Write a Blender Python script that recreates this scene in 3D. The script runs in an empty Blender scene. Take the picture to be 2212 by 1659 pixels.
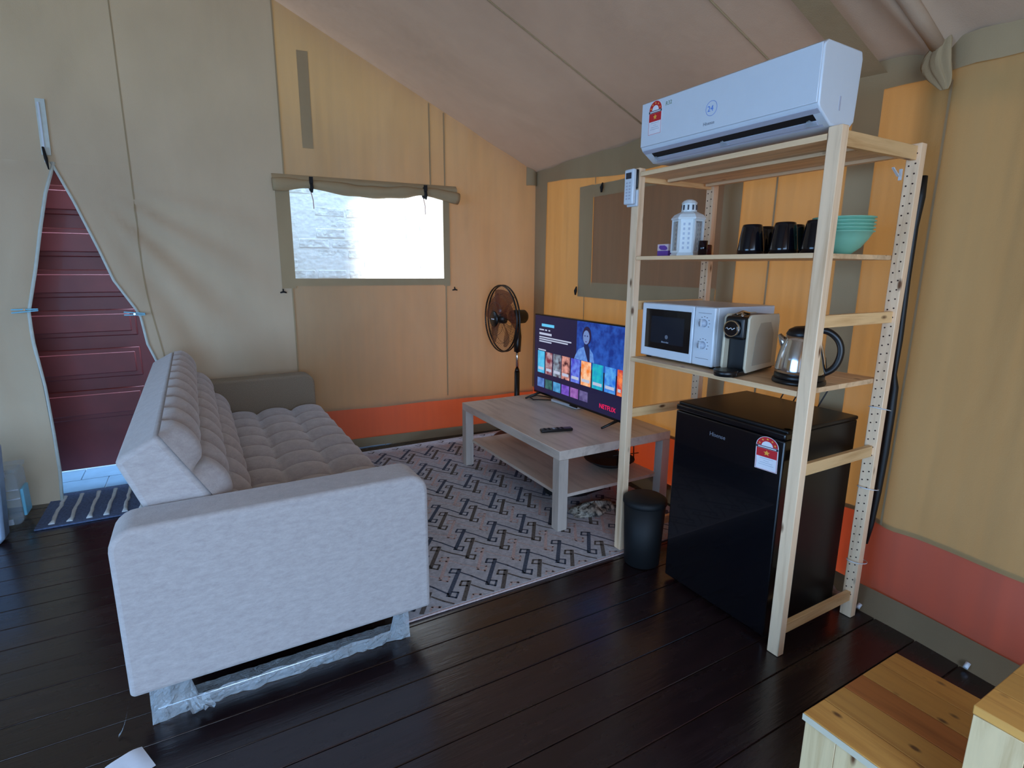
import bpy, bmesh, math, random
from mathutils import Vector, Matrix, Quaternion
random.seed(7)
S = bpy.context.scene
COL = S.collection
PI = math.pi

# ------------------------------------------------------------------ camera
cam_d = bpy.data.cameras.new('camera')
cam = bpy.data.objects.new('camera', cam_d); COL.objects.link(cam)
YAW, PITCH, ROLL = 0.522437, 0.209251, 0.0077237
cy_, sy_ = math.cos(YAW), math.sin(YAW)
F0 = Vector((sy_, cy_, 0)); R0 = Vector((cy_, -sy_, 0)); U0 = Vector((0, 0, 1))
F2 = F0 * math.cos(PITCH) - U0 * math.sin(PITCH)
U2 = U0 * math.cos(PITCH) + F0 * math.sin(PITCH)
R3 = R0 * math.cos(ROLL) + U2 * math.sin(ROLL)
U3 = -R0 * math.sin(ROLL) + U2 * math.cos(ROLL)
cam.matrix_world = Matrix(((R3.x, U3.x, -F2.x, -1.70148), (R3.y, U3.y, -F2.y, -1.02014), (R3.z, U3.z, -F2.z, 1.36958), (0, 0, 0, 1)))
cam_d.sensor_width = 36; cam_d.lens = 36 * 1184.64 / 2212; cam_d.clip_start = 0.02
S.camera = cam

# ------------------------------------------------------------------ view, world, sun, daylight
S.view_settings.view_transform = 'Standard'; S.view_settings.look = 'None'
S.view_settings.exposure = 0.0; S.view_settings.gamma = 1.0
S.view_settings.use_curve_mapping = False
S.cycles.use_denoising = True
S.cycles.max_bounces = 10; S.cycles.diffuse_bounces = 5; S.cycles.glossy_bounces = 4
S.cycles.transmission_bounces = 8; S.cycles.transparent_max_bounces = 16
S.cycles.caustics_reflective = False; S.cycles.caustics_refractive = False
S.cycles.sample_clamp_indirect = 4.0
w = bpy.data.worlds.new('world'); S.world = w; w.use_nodes = True
bg = w.node_tree.nodes['Background']
bg.inputs[0].default_value = (0.30, 0.58, 1.0, 1); bg.inputs[1].default_value = 5.8

def lamp(name, kind, energy, color, loc, direction, size=None, size_y=None, angle=None):
    d = bpy.data.lights.new(name, kind); d.energy = energy; d.color = color
    if kind == 'AREA':
        d.shape = 'RECTANGLE'; d.size = size; d.size_y = size_y
    if angle is not None: d.angle = angle
    o = bpy.data.objects.new(name, d); COL.objects.link(o)
    o.location = loc
    o.rotation_euler = Vector(direction).normalized().to_track_quat('-Z', 'Y').to_euler()
    return o
# sun low in the +X side: lights the right canvas wall from outside and rakes along the brick wall
lamp('sun', 'SUN', 16.0, (1.0, 0.93, 0.82), (8, -2, 2), (-0.93, 0.325, -0.14), angle=0.045)
# daylight entering through the tent's open left side and open front behind the camera
lamp('daylight_left', 'AREA', 62, (0.30, 0.58, 1.0), (-5.6, -0.6, 1.15), (1, 0.1, -0.05), 2.6, 1.9)
lamp('daylight_front', 'AREA', 40, (0.84, 0.90, 1.0), (-1.9, -2.62, 1.15), (0, 1, -0.05), 2.6, 2.0)

# sky light falling into the passage between the tent and the brick wall
gl_ = lamp('daylight_gap', 'AREA', 430, (0.42, 0.68, 1.0), (-1.0, 3.315, 3.7), (0, 0.22, -1), 3.4, 0.17)
_z = Vector((0, -0.26, 1)).normalized(); _x = Vector((math.cos(0.0733), -math.sin(0.0733), 0)); _y = _z.cross(_x).normalized(); _x = _y.cross(_z)
gl_.rotation_euler = Matrix((_x, _y, _z)).transposed().to_euler()

# ------------------------------------------------------------------ helpers
def lin(c):
    return tuple(((v / 255) / 12.92 if v / 255 <= 0.04045 else ((v / 255 + 0.055) / 1.055) ** 2.4) for v in c) + (1.0,)

class MB:
    def __init__(s): s.v = []; s.f = []; s.m = []; s.sm = []
    def add(s, vs, fs, m=0, smooth=False):
        b = len(s.v); s.v += [tuple(v) for v in vs]
        for f in fs: s.f.append(tuple(b + i for i in f)); s.m.append(m); s.sm.append(smooth)
        return s
    def box(s, x0, x1, y0, y1, z0, z1, m=0):
        return s.add([(x0, y0, z0), (x1, y0, z0), (x1, y1, z0), (x0, y1, z0), (x0, y0, z1), (x1, y0, z1), (x1, y1, z1), (x0, y1, z1)],
                     [(0, 3, 2, 1), (4, 5, 6, 7), (0, 1, 5, 4), (1, 2, 6, 5), (2, 3, 7, 6), (3, 0, 4, 7)], m)
    def obox(s, c, ax, ay, az, m=0):
        c, ax, ay, az = map(Vector, (c, ax, ay, az))
        vs = [c + sx * ax + sy * ay + sz * az for sz in (-1, 1) for sx, sy in ((-1, -1), (1, -1), (1, 1), (-1, 1))]
        return s.add(vs, [(0, 3, 2, 1), (4, 5, 6, 7), (0, 1, 5, 4), (1, 2, 6, 5), (2, 3, 7, 6), (3, 0, 4, 7)], m)
    def bar(s, p, q, wx, wz, up=(0, 0, 1), m=0):
        p, q = Vector(p), Vector(q); d = (q - p); L = d.length / 2; d.normalize()
        sd = d.cross(Vector(up)); sd.normalize(); u = sd.cross(d)
        return s.obox((p + q) / 2, d * L, sd * wx / 2, u * wz / 2, m)
    def tube(s, pts, r, n=8, m=0, caps=True, smooth=True, closed=False, flat=1.0):
        pts = [Vector(p) for p in pts]; N = len(pts)
        rs = r if isinstance(r, (list, tuple)) else [r] * N
        vs = []; fs = []; prev = None
        for i, p in enumerate(pts):
            if closed: d = pts[(i + 1) % N] - pts[i - 1]
            else: d = pts[min(i + 1, N - 1)] - pts[max(i - 1, 0)]
            d.normalize()
            if prev is None:
                a = Vector((0, 0, 1)) if abs(d.z) < 0.9 else Vector((1, 0, 0))
                u = d.cross(a).normalized()
            else:
                u = (prev - d * prev.dot(d)).normalized()
            prev = u; v = d.cross(u)
            for k in range(n):
                t = 2 * PI * k / n
                vs.append(p + u * math.cos(t) * rs[i] + v * math.sin(t) * rs[i] * flat)
        R = N if closed else N - 1
        for i in range(R):
            j = (i + 1) % N
            for k in range(n):
                k2 = (k + 1) % n
                fs.append((i * n + k, i * n + k2, j * n + k2, j * n + k))
        s.add(vs, fs, m, smooth)
        if caps and not closed:
            b = len(s.v) - N * n
            s.f.append(tuple(b + k for k in reversed(range(n)))); s.m.append(m); s.sm.append(False)
            s.f.append(tuple(b + (N - 1) * n + k for k in range(n))); s.m.append(m); s.sm.append(False)
        return s
    def cyl(s, p, q, r0, r1=None, n=20, m=0):
        return s.tube([p, q], [r0, r0 if r1 is None else r1], n, m)
    def lathe(s, prof, c, n=32, m=0, axis='z', smooth=True, rot=0.0):
        c = Vector(c); vs = []; fs = []
        for (r, h) in prof:
            for k in range(n):
                t = 2 * PI * k / n + rot
                a, b = r * math.cos(t), r * math.sin(t)
                if axis == 'z': p = Vector((a, b, h))
                elif axis == 'x': p = Vector((h, a, b))
                else: p = Vector((b, h, a))
                vs.append(c + p)
        for i in range(len(prof) - 1):
            for k in range(n):
                k2 = (k + 1) % n
                fs.append((i * n + k, i * n + k2, (i + 1) * n + k2, (i + 1) * n + k))
        b = len(s.v); s.add(vs, fs, m, smooth)
        if prof[0][0] > 1e-5:
            s.f.append(tuple(b + k for k in reversed(range(n)))); s.m.append(m); s.sm.append(False)
        if prof[-1][0] > 1e-5:
            s.f.append(tuple(b + (len(prof) - 1) * n + k for k in range(n))); s.m.append(m); s.sm.append(False)
        return s
    def prism(s, poly, fn, d0, d1, m=0, smooth=False):
        n = len(poly)
        vs = [fn(a, b, d0) for a, b in poly] + [fn(a, b, d1) for a, b in poly]
        fs = [tuple(reversed(range(n))), tuple(range(n, 2 * n))]
        s.add(vs, fs, m)
        b = len(s.v) - 2 * n
        for i in range(n):
            j = (i + 1) % n
            s.f.append((b + i, b + j, b + n + j, b + n + i)); s.m.append(m); s.sm.append(smooth)
        return s
    def grid(s, fn, nu, nv, m=0, smooth=True):
        vs = [fn(i / nu, j / nv) for j in range(nv + 1) for i in range(nu + 1)]
        fs = [(j * (nu + 1) + i, j * (nu + 1) + i + 1, (j + 1) * (nu + 1) + i + 1, (j + 1) * (nu + 1) + i) for j in range(nv) for i in range(nu)]
        return s.add(vs, fs, m, smooth)
    def build(s, name, mats, parent=None, label=None, bevel=0, seg=2, recalc=True, kind=None, merge=False, fn=None):
        off = Vector((0, 0, 0)); p = parent
        while p is not None: off += p.location; p = p.parent
        me = bpy.data.meshes.new(name)
        vs = [fn(Vector(v)) for v in s.v] if fn else s.v
        me.from_pydata([Vector(v) - off for v in vs], [], s.f)
        if not isinstance(mats, (list, tuple)): mats = [mats]
        for mt in mats: me.materials.append(mt)
        me.polygons.foreach_set('material_index', s.m)
        me.polygons.foreach_set('use_smooth', s.sm)
        if recalc or merge:
            bm = bmesh.new(); bm.from_mesh(me)
            if merge: bmesh.ops.remove_doubles(bm, verts=bm.verts, dist=1e-5)
            if recalc: bmesh.ops.recalc_face_normals(bm, faces=bm.faces)
            bm.to_mesh(me); bm.free()
        me.update()
        o = bpy.data.objects.new(name, me); COL.objects.link(o)
        if parent is not None: o.parent = parent
        if label: o['label'] = label
        if kind: o['kind'] = kind
        if bevel:
            md = o.modifiers.new('bevel', 'BEVEL'); md.width = bevel; md.segments = seg; md.limit_method = 'ANGLE'
            md.angle_limit = math.radians(40); md.harden_normals = False
            for pl in me.polygons: pl.use_smooth = True
            try:
                me.set_sharp_from_angle(angle=math.radians(50))
            except Exception: pass
        return o

def thing(name, label, cat, loc=(0, 0, 0), group=None):
    o = bpy.data.objects.new(name, None); COL.objects.link(o); o.empty_display_size = 0.05
    o.location = loc; o['label'] = label; o['category'] = cat
    if group: o['group'] = group
    return o
def tag(o, label, cat, group=None):
    o['label'] = label; o['category'] = cat
    if group: o['group'] = group
    return o
def copy_tree(o, parent=None):
    c = o.copy(); COL.objects.link(c)
    if parent is not None: c.parent = parent
    for ch in [x for x in bpy.data.objects if x.parent == o]: copy_tree(ch, c)
    return c
def lettering(txt, size, org, xd, ud, mat_, parent, extrude=0.0004, name='lettering', align='LEFT'):
    cu = bpy.data.curves.new('t', 'FONT'); cu.body = txt; cu.size = size; cu.extrude = extrude; cu.align_x = align
    cu.resolution_u = 3
    o = bpy.data.objects.new('t', cu); COL.objects.link(o)
    me = bpy.data.meshes.new_from_object(o); bpy.data.objects.remove(o)
    xd, ud = Vector(xd).normalized(), Vector(ud).normalized(); nd = xd.cross(ud)
    off = Vector((0, 0, 0)); p = parent
    while p is not None: off += p.location; p = p.parent
    for v in me.vertices:
        c = v.co.copy(); v.co = Vector(org) + xd * c.x + ud * c.y + nd * c.z - off
    me.materials.clear(); me.materials.append(mat_)
    q = bpy.data.objects.new(name, me); COL.objects.link(q); q.parent = parent
    return q

# ------------------------------------------------------------------ materials
def newmat(name):
    m = bpy.data.materials.new(name); m.use_nodes = True
    nt = m.node_tree; b = nt.nodes['Principled BSDF']
    return m, nt, b
def noise(nt, scale, detail=3, stretch=(1, 1, 1), rough=0.5, dist=0.0, coord='Object'):
    tc = nt.nodes.new('ShaderNodeTexCoord'); mp = nt.nodes.new('ShaderNodeMapping')
    mp.inputs['Scale'].default_value = stretch
    n = nt.nodes.new('ShaderNodeTexNoise'); n.inputs['Scale'].default_value = scale; n.inputs['Detail'].default_value = detail
    n.inputs['Roughness'].default_value = rough; n.inputs['Distortion'].default_value = dist
    nt.links.new(tc.outputs[coord], mp.inputs[0]); nt.links.new(mp.outputs[0], n.inputs['Vector'])
    return n.outputs['Fac']
def ramp(nt, fac, stops):
    r = nt.nodes.new('ShaderNodeValToRGB'); nt.links.new(fac, r.inputs[0])
    e = r.color_ramp.elements
    e[0].position, e[0].color = stops[0]; e[1].position, e[1].color = stops[-1]
    for p, c in stops[1:-1]:
        x = e.new(p); x.color = c
    return r.outputs[0]
def bump(nt, b, fac, strength=0.2, dist=0.01, normal=None):
    n = nt.nodes.new('ShaderNodeBump'); n.inputs['Strength'].default_value = strength; n.inputs['Distance'].default_value = dist
    nt.links.new(fac, n.inputs['Height'])
    if normal is not None: nt.links.new(normal, n.inputs['Normal'])
    nt.links.new(n.outputs[0], b.inputs['Normal']); return n.outputs[0]
def flat(name, rgb, rough=0.5, metal=0.0, var=0.06, sc=30, spec=0.5, bmp=0.0, coat=0.0):
    m, nt, b = newmat(name); c = lin(rgb)
    f = noise(nt, sc, 3)
    lo = tuple(x * (1 - var) for x in c[:3]) + (1,); hi = tuple(min(1, x * (1 + var)) for x in c[:3]) + (1,)
    nt.links.new(ramp(nt, f, [(0.3, lo), (0.7, hi)]), b.inputs['Base Color'])
    b.inputs['Roughness'].default_value = rough; b.inputs['Metallic'].default_value = metal
    b.inputs['Specular IOR Level'].default_value = spec; b.inputs['Coat Weight'].default_value = coat
    if bmp: bump(nt, b, f, bmp, 0.004)
    return m
def wood(name, base, dark, axis='x', sc=7, rough=0.5, knots=True, rnd=0.12, stretch=14):
    m, nt, b = newmat(name)
    st = {'x': (1, stretch, stretch), 'y': (stretch, 1, stretch), 'z': (stretch, stretch, 1)}[axis]
    f = noise(nt, sc / 3, 5, st, 0.6, 0.4)
    col = ramp(nt, f, [(0.25, lin(dark)), (0.5, lin(base)), (0.8, lin(tuple(min(255, int(x * 1.06)) for x in base)))])
    out = col
    if knots:
        tc = nt.nodes.new('ShaderNodeTexCoord'); mp = nt.nodes.new('ShaderNodeMapping')
        mp.inputs['Scale'].default_value = {'x': (5, 14, 14), 'y': (14, 8, 14), 'z': (14, 14, 5)}[axis]
        vo = nt.nodes.new('ShaderNodeTexVoronoi'); vo.inputs['Scale'].default_value = 1.0
        nt.links.new(tc.outputs['Object'], mp.inputs[0]); nt.links.new(mp.outputs[0], vo.inputs['Vector'])
        kf = ramp(nt, vo.outputs['Distance'], [(0.055, (1, 1, 1, 1)), (0.13, (0, 0, 0, 1))])
        mx = nt.nodes.new('ShaderNodeMix'); mx.data_type = 'RGBA'
        nt.links.new(kf, mx.inputs[0]); nt.links.new(out, mx.inputs[6]); mx.inputs[7].default_value = lin((104, 66, 38)); out = mx.outputs[2]
    oi = nt.nodes.new('ShaderNodeObjectInfo'); hs = nt.nodes.new('ShaderNodeHueSaturation')
    mr = nt.nodes.new('ShaderNodeMapRange'); nt.links.new(oi.outputs['Random'], mr.inputs[0])
    mr.inputs[3].default_value = 1 - rnd; mr.inputs[4].default_value = 1 + rnd
    nt.links.new(mr.outputs[0], hs.inputs['Value']); nt.links.new(out, hs.inputs['Color'])
    nt.links.new(hs.outputs[0], b.inputs['Base Color']); b.inputs['Roughness'].default_value = rough
    bump(nt, b, f, 0.15, 0.003)
    return m
def canvas(name, rgb, trgb, tfac, weave=True, rough=0.95, wrinkle=0.25, spec=0.15):
    m, nt, b = newmat(name); out = nt.nodes['Material Output']
    big = noise(nt, 1.6, 4, (1, 1, 0.45), 0.55, 0.3)
    c = lin(rgb); lo = tuple(x * 0.86 for x in c[:3]) + (1,); hi = tuple(min(1, x * 1.10) for x in c[:3]) + (1,)
    nt.links.new(ramp(nt, big, [(0.3, lo), (0.7, hi)]), b.inputs['Base Color'])
    b.inputs['Roughness'].default_value = rough; b.inputs['Specular IOR Level'].default_value = spec
    stripes = noise(nt, 9, 4, (3.0, 3.0, 0.12), 0.6)
    t = lin(trgb); tl = tuple(x * 0.72 for x in t[:3]) + (1,)
    trc = ramp(nt, stripes, [(0.3, tl), (0.72, t)])
    tr = nt.nodes.new('ShaderNodeBsdfTranslucent'); nt.links.new(trc, tr.inputs[0])
    fold = noise(nt, 3.2, 3, (1, 1, 0.5), 0.5, 0.2)
    n1 = bump(nt, b, fold, wrinkle, 0.06)
    if weave:
        fine = noise(nt, 260, 2)
        n1 = bump(nt, b, fine, 0.25, 0.002, n1)
    nt.links.new(n1, tr.inputs['Normal'])
    mx = nt.nodes.new('ShaderNodeMixShader'); mx.inputs[0].default_value = tfac
    nt.links.new(b.outputs[0], mx.inputs[1]); nt.links.new(tr.outputs[0], mx.inputs[2]); nt.links.new(mx.outputs[0], out.inputs[0])
    return m
def glassy(name, rgb, alpha, rough=0.1, bmp=0.0, bsc=40):
    m, nt, b = newmat(name); out = nt.nodes['Material Output']
    b.inputs['Base Color'].default_value = lin(rgb); b.inputs['Roughness'].default_value = rough
    if bmp: bump(nt, b, noise(nt, bsc, 3, (1, 1, 1), 0.5, 2.0), bmp, 0.01)
    tr = nt.nodes.new('ShaderNodeBsdfTransparent'); mx = nt.nodes.new('ShaderNodeMixShader')
    mx.inputs[0].default_value = alpha
    nt.links.new(tr.outputs[0], mx.inputs[1]); nt.links.new(b.outputs[0], mx.inputs[2]); nt.links.new(mx.outputs[0], out.inputs[0])
    return m
def emit(name, rgb, strength=1.0, var=None, sc=30):
    m, nt, b = newmat(name)
    b.inputs['Base Color'].default_value = (0.01, 0.01, 0.01, 1); b.inputs['Roughness'].default_value = 0.25
    if var:
        f = noise(nt, sc, 3)
        nt.links.new(ramp(nt, f, [(0.35, lin(rgb)), (0.65, lin(var))]), b.inputs['Emission Color'])
    else: b.inputs['Emission Color'].default_value = lin(rgb)
    b.inputs['Emission Strength'].default_value = strength
    return m

M = {}
M['canvas'] = canvas('canvas_tan', (172, 152, 122), (255, 160, 74), 0.105)
M['canvas_l'] = canvas('canvas_tan_unbacklit', (200, 178, 150), (225, 170, 100), 0.03, wrinkle=0.2)  # missing backlight left of the window put into paler, less translucent canvas
M['canvas_r'] = canvas('canvas_tan_side', (152, 126, 88), (255, 172, 84), 0.047, wrinkle=0.4)
M['canvas2'] = canvas('canvas_doubled', (170, 148, 114), (190, 170, 130), 0.02)
M['hem'] = canvas('canvas_hem', (122, 104, 80), (120, 100, 70), 0.02)
M['canvas_roof'] = canvas('canvas_roof', (188, 164, 140), (150, 110, 84), 0.05, wrinkle=0.15)
M['pvc'] = canvas('orange_pvc', (146, 84, 70), (255, 92, 34), 0.045, weave=False, rough=0.4, wrinkle=0.15, spec=0.4)
M['black'] = flat('black_plastic', (14, 14, 16), 0.35, var=0.1)
M['black_soft'] = flat('black_webbing', (16, 15, 17), 0.8)
M['white'] = flat('white_plastic', (206, 214, 222), 0.35, var=0.02)
M['white_ac'] = flat('white_gloss_plastic', (208, 218, 228), 0.28, var=0.01, coat=0.2)
M['grey_lip'] = flat('pale_grey_plastic', (176, 180, 196), 0.35, var=0.02)
M['dark_slot'] = flat('dark_slot', (8, 8, 12), 0.6)
M['pine_z'] = wood('pine_upright', (236, 204, 168), (204, 164, 124), 'z')
M['pine_y'] = wood('pine_board', (224, 188, 146), (190, 150, 108), 'y')
M['pine_x'] = wood('pine_rail', (230, 190, 136), (198, 150, 98), 'x')
M['bench_y'] = wood('varnished_pine_planks', (206, 150, 78), (176, 118, 56), 'y', rnd=0.16, rough=0.4)
M['bench_dark'] = wood('varnished_reddish_plank', (176, 106, 54), (146, 82, 40), 'y', rnd=0.02, rough=0.4)
M['bench_z'] = wood('pale_pine_side', (222, 194, 148), (194, 160, 112), 'z', rnd=0.08)
M['oak'] = wood('bleached_oak_foil', (202, 188, 174), (168, 152, 138), 'y', knots=False, rnd=0.03, stretch=9, rough=0.38)
M['oak_z'] = wood('bleached_oak_leg', (186, 174, 162), (158, 146, 134), 'z', knots=False, rnd=0.03, stretch=9)
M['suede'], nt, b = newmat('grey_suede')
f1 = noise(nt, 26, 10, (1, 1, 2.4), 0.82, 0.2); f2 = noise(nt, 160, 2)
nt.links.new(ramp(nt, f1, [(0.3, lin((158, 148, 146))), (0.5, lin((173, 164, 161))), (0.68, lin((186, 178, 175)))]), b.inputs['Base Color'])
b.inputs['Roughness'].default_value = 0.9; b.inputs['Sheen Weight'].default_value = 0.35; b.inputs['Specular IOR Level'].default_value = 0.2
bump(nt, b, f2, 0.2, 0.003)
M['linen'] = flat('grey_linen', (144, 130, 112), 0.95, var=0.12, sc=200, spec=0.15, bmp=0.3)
M['plank'], nt, b = newmat('dark_stained_plank')
f1 = noise(nt, 4, 6, (1, 12, 12), 0.65, 0.5)
oi = nt.nodes.new('ShaderNodeObjectInfo')
c1 = ramp(nt, f1, [(0.3, lin((22, 13, 16))), (0.6, lin((34, 21, 23))), (0.85, lin((46, 28, 28)))])
hs = nt.nodes.new('ShaderNodeHueSaturation'); mr = nt.nodes.new('ShaderNodeMapRange')
nt.links.new(oi.outputs['Random'], mr.inputs[0]); mr.inputs[3].default_value = 0.7; mr.inputs[4].default_value = 1.25
nt.links.new(mr.outputs[0], hs.inputs['Value']); nt.links.new(c1, hs.inputs['Color']); nt.links.new(hs.outputs[0], b.inputs['Base Color'])
fr = noise(nt, 3, 5, (1, 4, 4), 0.6)
nt.links.new(ramp(nt, fr, [(0.3, (0.17, 0.17, 0.17, 1)), (0.7, (0.34, 0.34, 0.34, 1))]), b.inputs['Roughness'])
b.inputs['Coat Weight'].default_value = 0.35; b.inputs['Coat Roughness'].default_value = 0.22
bump(nt, b, noise(nt, 14, 4, (0.5, 6, 6), 0.6), 0.25, 0.003)
M['gapdust'] = flat('dusty_gap', (92, 76, 64), 0.9)
M['rug'] = flat('rug_ground', (176, 176, 182), 0.95, var=0.16, sc=60, bmp=0.5, spec=0.1)
M['rug_dark'] = flat('rug_dark_yarn', (78, 86, 102), 0.95, var=0.3, sc=120, spec=0.1)
M['rug_brown'] = flat('rug_brown_yarn', (98, 92, 88), 0.95, var=0.3, sc=120, spec=0.1)
M['rug_pale'] = flat('rug_pale_yarn', (190, 168, 164), 0.95, var=0.2, sc=120, spec=0.1)
M['door_red'] = flat('oxblood_gloss_paint', (112, 36, 36), 0.48, var=0.12, sc=6, coat=0.05)
M['brick'], nt, b = newmat('whitewashed_brick')
f1 = noise(nt, 22, 4)
nt.links.new(ramp(nt, f1, [(0.3, lin((205, 203, 198))), (0.7, lin((232, 232, 230)))]), b.inputs['Base Color'])
b.inputs['Roughness'].default_value = 0.85; bump(nt, b, f1, 0.5, 0.01)
M['mortar'] = flat('grey_mortar', (226, 225, 222), 0.95, bmp=0.5)
M['tile'] = flat('pale_floor_tile', (126, 154, 178), 0.5, var=0.1, sc=9)
M['concrete'] = flat('concrete', (150, 150, 146), 0.9, var=0.12, sc=3)
M['pane'] = glassy('clear_vinyl', (235, 240, 245), 0.14, 0.12, 0.5, 5)
M['clear'] = glassy('clear_plastic', (190, 205, 215), 0.30, 0.08)
M['glass'] = glassy('lantern_glass', (200, 210, 214), 0.10, 0.03)
M['wrap'] = glassy('crinkled_clear_film', (205, 215, 222), 0.42, 0.16, 1.0, 55)
M['chrome'] = flat('chrome', (220, 222, 226), 0.12, 1.0, var=0.02)
M['steel'] = flat('brushed_steel', (196, 198, 200), 0.2, 1.0, var=0.03)
M['fan_blade'] = glassy('smoky_amber_blade', (128, 62, 40), 0.82, 0.2)
M['mesh_haze'] = glassy('fine_black_wire', (20, 14, 14), 0.9, 0.4)
M['fridge'] = flat('gloss_black_enamel', (6, 7, 12), 0.22, var=0.1, coat=0.3)
M['fridge_side'] = flat('satin_black_enamel', (8, 8, 9), 0.4, var=0.1)
M['bin'] = flat('matt_black_plastic', (13, 14, 16), 0.62, spec=.3)
M['cream'] = flat('cream_plastic', (206, 196, 172), 0.4, var=0.02)
M['cream2'] = flat('greyed_cream_plastic', (172, 164, 146), 0.45, var=0.02)
M['mug'] = flat('black_glaze', (10, 12, 20), 0.12, var=0.1)
M['mint'] = flat('mint_melamine', (126, 186, 160), 0.4, var=0.03)
M['lantern'] = flat('white_enamelled_tin', (214, 222, 224), 0.4, var=0.04)
M['candle'] = flat('ivory_wax', (214, 206, 184), 0.6)
M['purple'] = flat('purple_card', (100, 62, 152), 0.6)
M['pinkish'] = flat('pale_pink_card', (212, 196, 202), 0.6)
M['dkglass'] = glassy('dark_glass', (20, 8, 18), 0.9, 0.05)
M['redglass'] = glassy('dark_red_glass', (70, 10, 22), 0.85, 0.08)
M['red'] = flat('red_print', (196, 34, 44), 0.5, var=0.03)
M['yellow'] = flat('yellow_print', (240, 176, 70), 0.5, var=0.03)
M['paper'] = flat('white_print_paper', (226, 228, 236), 0.6, var=0.03)
M['ink'] = flat('dark_ink', (40, 42, 54), 0.5)
M['blueink'] = flat('blue_ink', (66, 124, 214), 0.5)
M['greenink'] = flat('grey_green_ink', (112, 138, 116), 0.5)
M['greyink'] = flat('grey_ink', (110, 116, 128), 0.4)
M['peg'] = flat('pale_blue_plastic', (122, 196, 222), 0.35)
M['zip'] = flat('white_zip_tape', (196, 202, 194), 0.7)
M['shade'] = flat('grey_knob', (170, 182, 198), 0.35)
M['tvcase'] = flat('tv_black', (8, 8, 10), 0.25)
M['cable'] = flat('black_cable', (12, 12, 13), 0.5)
M['hosegrey'] = flat('grey_hose', (150, 148, 146), 0.5)
M['mat_dark'] = flat('slate_woven_mat', (84, 98, 128), 0.95, var=0.25, sc=80, bmp=0.6)
M['mat_white'] = flat('white_tufted_yarn', (206, 208, 206), 0.95, var=0.1, sc=90, bmp=0.6)
M['fur'], nt, b = newmat('mottled_cloth')
f1 = noise(nt, 26, 4, (1, 1, 1), 0.6, 1.0)
nt.links.new(ramp(nt, f1, [(0.38, lin((30, 28, 28))), (0.48, lin((120, 112, 102))), (0.62, lin((190, 182, 166)))]), b.inputs['Base Color']); b.inputs['Roughness'].default_value = 0.95
M['hole'] = flat('dark_hole', (60, 34, 28), 0.9)
M['string'] = flat('pink_string', (190, 140, 132), 0.9)

# ------------------------------------------------------------------ tent frame
TH = math.radians(4.2)
C0 = Vector((0.82, 2.99, 0)); TU = Vector((math.cos(TH), -math.sin(TH), 0)); TV = Vector((math.sin(TH), math.cos(TH), 0))
def P(u, v, z): return C0 + TU * u + TV * v + Vector((0, 0, z))
RZ = lambda u: 2.125 - 0.4705 * u
RIDGE = -3.3
def roofz(u): return RZ(u) if u > RIDGE else RZ(2 * RIDGE - u)

# ---- floor
floor = MB().box(-6.2, 0.75, -2.9, 3.04, -0.10, -0.0345).build('floor', M['gapdust'], None, kind='structure')
edges = [-2.85, -2.7, -2.56, -2.41, -2.26, -2.11, -1.96, -1.82, -1.67, -1.52, -1.375, -1.23, -1.08, -0.935, -0.79, -0.64, -0.49, -0.343,
         -0.197, -0.048, 0.091, 0.245, 0.400, 0.530, 0.667, 0.81, 0.955, 1.10, 1.247, 1.40, 1.55, 1.697, 1.84, 1.985, 2.13, 2.275, 2.42, 2.565, 2.71, 2.855, 3.035]
MB().box(-6.15, 0.74, edges[0], edges[-1], -0.0342, -0.006).build('joint_filler', M['gapdust'], floor)
for i in range(len(edges) - 1):
    mb = MB().box(-6.15, 0.74, edges[i] + 0.0016, edges[i + 1] - 0.0016, -0.02, random.uniform(-0.0012, 0.0))
    mb.build('plank', M['plank'], floor, bevel=0.002, seg=1)

# ---- outside: ground, tiles, brick wall, red door
g = MB().box(-12, 9, -11, 9, -0.2, -0.12).build('ground', M['concrete'], None, kind='structure')
patio = MB().box(-4.2, 2.6, 3.05, 3.50, -0.11, -0.012).build('patio', M['mortar'], None, kind='structure')
xs = -3.2
while xs < 1.2:
    for (a, b_) in ((3.055, 3.27), (3.275, 3.495)):
        x0 = xs + (0.15 if a > 3.2 else 0)
        MB().box(x0 + .002, x0 + .296, a, b_, -0.0115, 0).build('tile', M['tile'], patio)
    xs += 0.30
wo = MB()
wo.box(-5.0, -2.75, 3.507, 3.65, -0.1, 2.25); wo.box(-1.93, 3.2, 3.507, 3.65, -0.1, 2.25); wo.box(-2.75, -1.93, 3.515, 3.65, 2.15, 2.25)
wout = wo.build('wall_outside', M['mortar'], None, kind='structure')
zc = 0.955; row = 0
while zc < 2.15:
    xx = -1.45 + (0.0 if row % 2 else -0.12)
    while xx < 0.75:
        L = 0.232
        jx = random.uniform(-.004, .004); pr = random.uniform(0.003, 0.007)
        mb = MB().box(xx + .006 + jx, xx + L - .005 + jx, 3.5 + (0.012 - pr), 3.5155, zc + .005 + random.uniform(-.002, .002), zc + .0715)
        mb.build('brick', M['brick'], wout, bevel=0.004, seg=1)
        xx += L + 0.008
    zc += 0.0785; row += 1
dr = MB().box(-2.75, -1.93, 3.50, 3.56, 0.005, 2.15).build('door_1', M['door_red'], None, kind='structure', bevel=0.004)
zt = 1.85
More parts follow.
